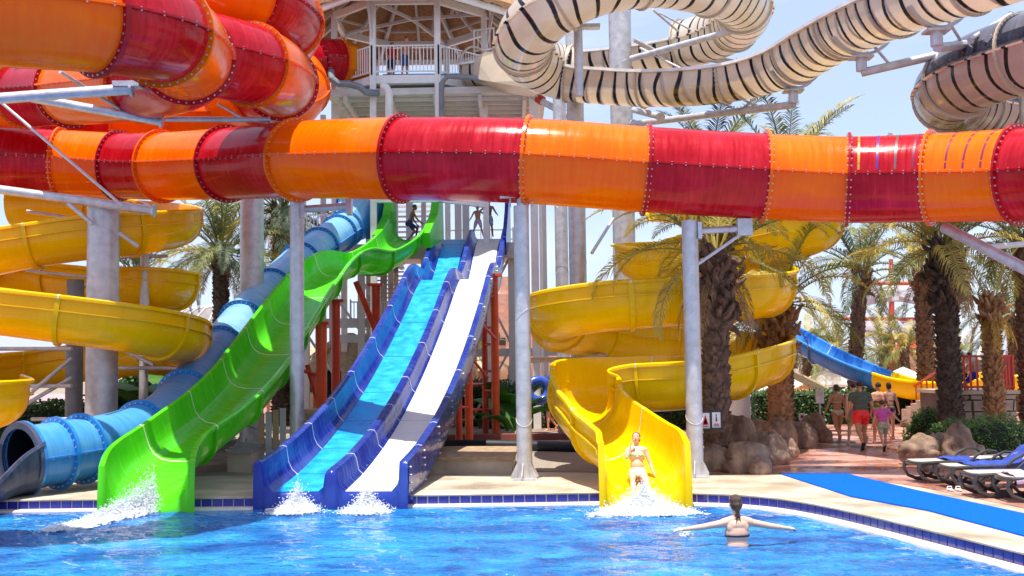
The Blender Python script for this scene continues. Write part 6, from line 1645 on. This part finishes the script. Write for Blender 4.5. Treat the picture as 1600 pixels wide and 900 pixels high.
# pirate mast
MASTR = mat('mast paint', (.55, .08, .06), .6); SAIL = mat('worn grey sail', (.52, .50, .54), .9, var=.08, transl=.35); SKULL = mat('white skull print', (.80, .78, .78), .9, transl=.3)
mY = 72; mr_ = thing('pirate_mast', base(1394, 600, mY), 'red ship mast with two grey skull sails far behind the palms', 'mast')
mb0 = at(1394, 590, mY); mb0.z = 0
MB().tube(mb0, at(1392, 405, mY), .24, .14).build('pole', MASTR, mr_, smooth=True)
for yy, xa_, xb_ in ((442, 1336, 1446), (498, 1316, 1450)): MB().tube(at(xa_, yy, mY-.3), at(xb_, yy+1, mY-.3), .12, .12).build('yard', MASTR, mr_, smooth=True)
for (y0, y1, xa_, xb_) in ((446, 478, 1350, 1436), (502, 528, 1346, 1440)):
    mb = MB(); nx, ny = 16, 6
    for i in range(nx+1):
        for j in range(ny+1):
            u, v = i/nx, j/ny; x = xa_ + (xb_-xa_)*u; y = y0 + (y1-y0)*v - (6*math.sin(math.pi*u)*v); q = at(x, y, mY-.6); q.y -= .9*math.sin(math.pi*u)*math.sin(math.pi*v*.8); mb.v.append(q)
    for i in range(nx):
        for j in range(ny): k = i*(ny+1)+j; mb.f.append((k, k+1, k+ny+2, k+ny+1))
    sail = mb.build('sail', SAIL, mr_, smooth=True)
    c = at((xa_+xb_)/2+6, (y0+y1)/2-3, mY-1.9); k_ = MB().ball(c + Vector((0, 0, .12)), (.42, .06, .38), 14, 8); k_.box(c + Vector((0, 0, -.28)), (.4, .08, .26)); k_.build('skull', SKULL, sail, smooth=True)
    for sg in (-1, 1): MB().bar(c + Vector((-1.1, 0, -.35*sg)), c + Vector((1.1, 0, .35*sg)), .05, .14).build('crossed_bone', SKULL, sail)
    for sg in (-1, 1): MB().ball(c + Vector((sg*.16, -.06, .12)), (.10, .03, .10), 10, 6).build('eye_hole', SAIL, sail)
MB().tube(at(1394, 600, mY)*1, at(1330, 442, mY), .03).build('stay', STEELD, mr_); MB().tube(at(1394, 600, mY), at(1448, 442, mY), .03).build('stay', STEELD, mr_)
# stone wall terrace with red railing
SW = mat('grey brown wall stone', (.26, .21, .17), .9, scale=3, bump=.8, bscale=8, col2=(.42, .35, .29)); MORT = mat('wall mortar', (.16, .13, .11), .95)
wy = 31.5; wl_ = at(1497, 615, wy).x; wr_ = at(1588, 615, wy).x; ztop = at(1540, 616, wy).z
sw = thing('stone_wall', (wl_, wy, 0), 'grey stone terrace wall with a red railing behind the ragged palm', 'wall')
MB().box(Vector(((wl_+wr_)/2, wy+1.5, ztop/2)), (wr_-wl_, 2.9, ztop)).build('wall_core', MORT, sw)
z = 0.02; row = 0; random.seed(4)
while z < ztop-.08:
    h = min(random.uniform(.26, .36), ztop - z - .01); x = wl_ + .0
    while x < wr_ - .05:
        w_ = min(random.uniform(.32, .58), wr_-x); d = random.uniform(-.02, .03); mb = MB(); n = 4
        j = lambda: random.uniform(-.03, .03)
        q = [(x+.015, z+.012), (x+w_-.015+j(), z+.012), (x+w_-.015+j(), z+h-.012+j()*.3), (x+.02+j(), z+h-.012)]
        f0 = [Vector((a, wy+.06, b_)) for a, b_ in q]; cc = Vector((x+w_/2, wy, z+h/2)); f1 = [Vector((a + (cc.x-a)*.06, wy-.02-d, b_ + (cc.z-b_)*.08)) for a, b_ in q]
        mb.poly(f1)
        for k in range(4): mb.quad(f0[k], f0[(k+1) % 4], f1[(k+1) % 4], f1[k])
        mb.build('stone', SW, sw); x += w_
    z += h; row += 1
MB().box(Vector(((wl_+wr_)/2, wy+1.48, ztop+.05)), (wr_-wl_+.16, 3.1, .10)).build('coping', DECK, sw)
def red_rail(root, a, b, n, h=.95):
    a, b = Vector(a), Vector(b); Z = Vector((0, 0, 1))
    for z in (h, .1): MB().bar(a + Z*z, b + Z*z, .06, .06).build('rail', REDST, root)
    for k in range(n+1):
        p = a.lerp(b, k/n); MB().bar(p, p + Z*h, .045, .045, (0, 1, 0)).build('baluster', REDST, root)
red_rail(sw, (wl_+.05, wy+.1, ztop+.1), (wl_+.95, wy+.1, ztop+.1), 5); red_rail(sw, (wr_-.8, wy+.1, ztop+.1), (wr_-.05, wy+.1, ztop+.1), 9)
MB().box(Vector((wr_-.03, wy+.8, ztop+.6)), (.05, 1.5, .95)).build('red_panel', REDST, sw)
st = thing('stair', atz(1412, 655, 0), 'stone stair with a sloping red railing climbing to the terrace', 'stairs')
sa = atz(1412, 657, 0); sb = Vector((wl_, wy+.3, ztop))
for k in range(9):
    t0 = k/9; q = sa.lerp(Vector((sb.x, sb.y, 0)), t0+.05); MB().box(Vector((q.x, q.y+.7, ztop*(t0+.1)/2)), ((sb.x-sa.x)/9+.02, 1.4, ztop*(t0+.1))).build('step', STONE, st)
a, b = sa + Vector((0, 0, .05)), sb
for z in (.95, .12): MB().bar(a + Vector((0, 0, z)), b + Vector((0, 0, z)), .06, .06).build('rail', REDST, st)
for k in range(10):
    p = a.lerp(b, k/9); MB().bar(p, p + Vector((0, 0, .95)), .045, .045, (0, 1, 0)).build('baluster', REDST, st)
for px, l, tr in ((1505, 'bather in dark shorts on the terrace behind the red railing', (.02, .02, .025)), (1524, 'bather in bright blue trunks on the terrace behind the red railing', (.02, .06, .6)), (1566, 'bather behind the right part of the red railing', (.5, .2, .15))):
    person(Vector((at(px, 610, 32.8).x, 32.9, ztop)), 1.55 if px != 1524 else 1.45, random.uniform(1.2, 2.0), l, dict(lean=.15, leg_l=(.9, .1, 1.3), leg_r=(.8, .1, 1.4), hipz=.62, arm_l=(.6, .3, .4), arm_r=(.6, .3, .4)), SK_PINK, HAIRD, 'm', 1.05, (('swim_shorts:.8', cloth('trunks %d' % px, tr)),))
# seal figure on the terrace pool
sc_ = at(1531, 553, 42); SEAL = mat('grey painted figure', (.22, .27, .28), .35, var=.2); 
sl = thing('seal_figure', Vector((sc_.x, sc_.y, 0)), 'grey and white sea animal figure rising above the terrace', 'statue')
mb = MB(); mb.pipe([at(1503, 548, 42), at(1515, 560, 42), at(1528, 566, 42), at(1538, 556, 42), at(1538, 543, 42), at(1533, 535, 42), at(1530, 531, 42)], [.04, .22, .42, .40, .26, .20, .08], 14); mb.build('body', SEAL, sl, smooth=True)
mb = MB(); mb.pipe([at(1530, 563, 41.65), at(1537, 552, 41.62), at(1536, 540, 41.75)], [.16, .22, .10], 10); mb.build('belly', WHITEM, sl, smooth=True)
MB().tube(Vector((sc_.x, sc_.y, 0)), sc_, .25).build('stand', STEELD, sl)
for sg in (-1, 1): mb = MB(); mb.ball(at(1540+8*sg, 560, 41.8), (.28, .1, .08), 10, 6, Euler((0, .6*sg, 0)).to_matrix()); mb.build('fin', SEAL, sl, smooth=True)
# far play structure
ps = thing('play_house', base(1440, 590, 75), 'small far wooden play hut with a red pointed roof beyond the mast', 'hut'); c = ps.location.copy()
MB().box(c + Vector((0, 0, 1.6)), (4.0, 3, 3.2)).build('wall', BRICK, ps); MB().lathe([(.8, 3.2), (.6, 4.0), (0, 5.2)], c + Vector((-.8, 0, 0)), 10).build('roof', REDST, ps)
for k in range(4): MB().box(c + Vector((-1.4+.9*k, -1.53, 1.6)), (.3, .06, .9)).build('window', DARKW, ps)

# ================================================================== splashes
FOAM = mat('white foam', (.88, .90, .92), .6, var=.03, transl=.3)
def splash(name, label, cx, cy, n, spread, h, flow=(0, 0), seed=0, core=()):
    core = [(a, b, c_, d, e_) for a, b, c_, d, e_ in core]
    rnd = random.Random(seed); mb = MB()
    base_oct = [Vector(v) for v in ((1, 0, 0), (0, 1, 0), (-1, 0, 0), (0, -1, 0), (0, 0, 1), (0, 0, -1))]
    tris = [(0, 1, 4), (1, 2, 4), (2, 3, 4), (3, 0, 4), (1, 0, 5), (2, 1, 5), (3, 2, 5), (0, 3, 5)]
    c0 = atz(cx, cy, WZ)
    for k in range(n):
        t = rnd.random()**1.5; ang = rnd.uniform(0, 6.283); rr = abs(rnd.gauss(0, .5))
        p = c0 + Vector((flow[0]*t + math.cos(ang)*rr*spread[0], flow[1]*t + math.sin(ang)*rr*spread[1], 0))
        z = abs(rnd.gauss(0, .5))*h*max(.12, (1-t)**1.5)*math.exp(-rr*1.2); r = rnd.uniform(.0025, .009)*(1.5 if z < .05 else 1)
        p.z = WZ + .02 + z; st_ = rnd.uniform(1, 2.2); i = len(mb.v)
        for v in base_oct: mb.v.append(p + Vector((v.x*r*st_, v.y*r, v.z*r*(.5 if z < .04 else 1.2))))
        mb.f += [tuple(i+q for q in t_) for t_ in tris]
    for (dx, dy, rx, ry, rz_) in core:
        q = c0 + Vector((dx, dy, .0)); s3 = seed + dx*7
        mb.ball(q, (rx, ry, rz_), 40, 20, fn=lambda d: 1 + .45*noise.noise(d*2.6+Vector((s3, 0, 0))) + .30*noise.noise(d*7+Vector((0, s3, 0))) + .18*noise.noise(d*18))
    o = mb.build(name, FOAM, kind='stuff', smooth=False, origin=(c0.x, c0.y, WZ)); return tag(o, label, 'water splash')
splash('splash', 'white splash where the green slide meets the pool, trailing left', 240, 799, 34000, (.20, .22), .6, (-.85, -2.4), 1, ((-.02, -.1, .12, .2, .10), (-.2, -.7, .20, .34, .10), (-.42, -1.3, .24, .36, .06), (-.65, -1.9, .28, .36, .035)))
splash('splash', 'white splash below the cyan lane of the violet slide', 466, 800, 13000, (.36, .26), .5, (-.1, -.3), 2, ((0, -.15, .36, .22, .09), (.1, -.05, .2, .12, .16)))
splash('splash', 'white splash below the white lane of the violet slide', 574, 800, 12000, (.34, .24), .5, (-.1, -.3), 3, ((0, -.15, .34, .2, .09), (.05, -.05, .18, .12, .14)))
splash('splash', "white splash around the sliding woman's feet", 1006, 800, 36000, (.6, .38), .5, (0, -.35), 4, ((-.05, .05, .26, .25, .20), (-.2, -.2, .5, .28, .10), (.4, -.25, .5, .25, .07), (-.5, -.3, .4, .2, .05)))
splash('splash', "small spray at the swimming woman's left hand", 1070, 838, 160, (.09, .09), .15, (0, 0), 5, ((0, 0, .05, .05, .03),))
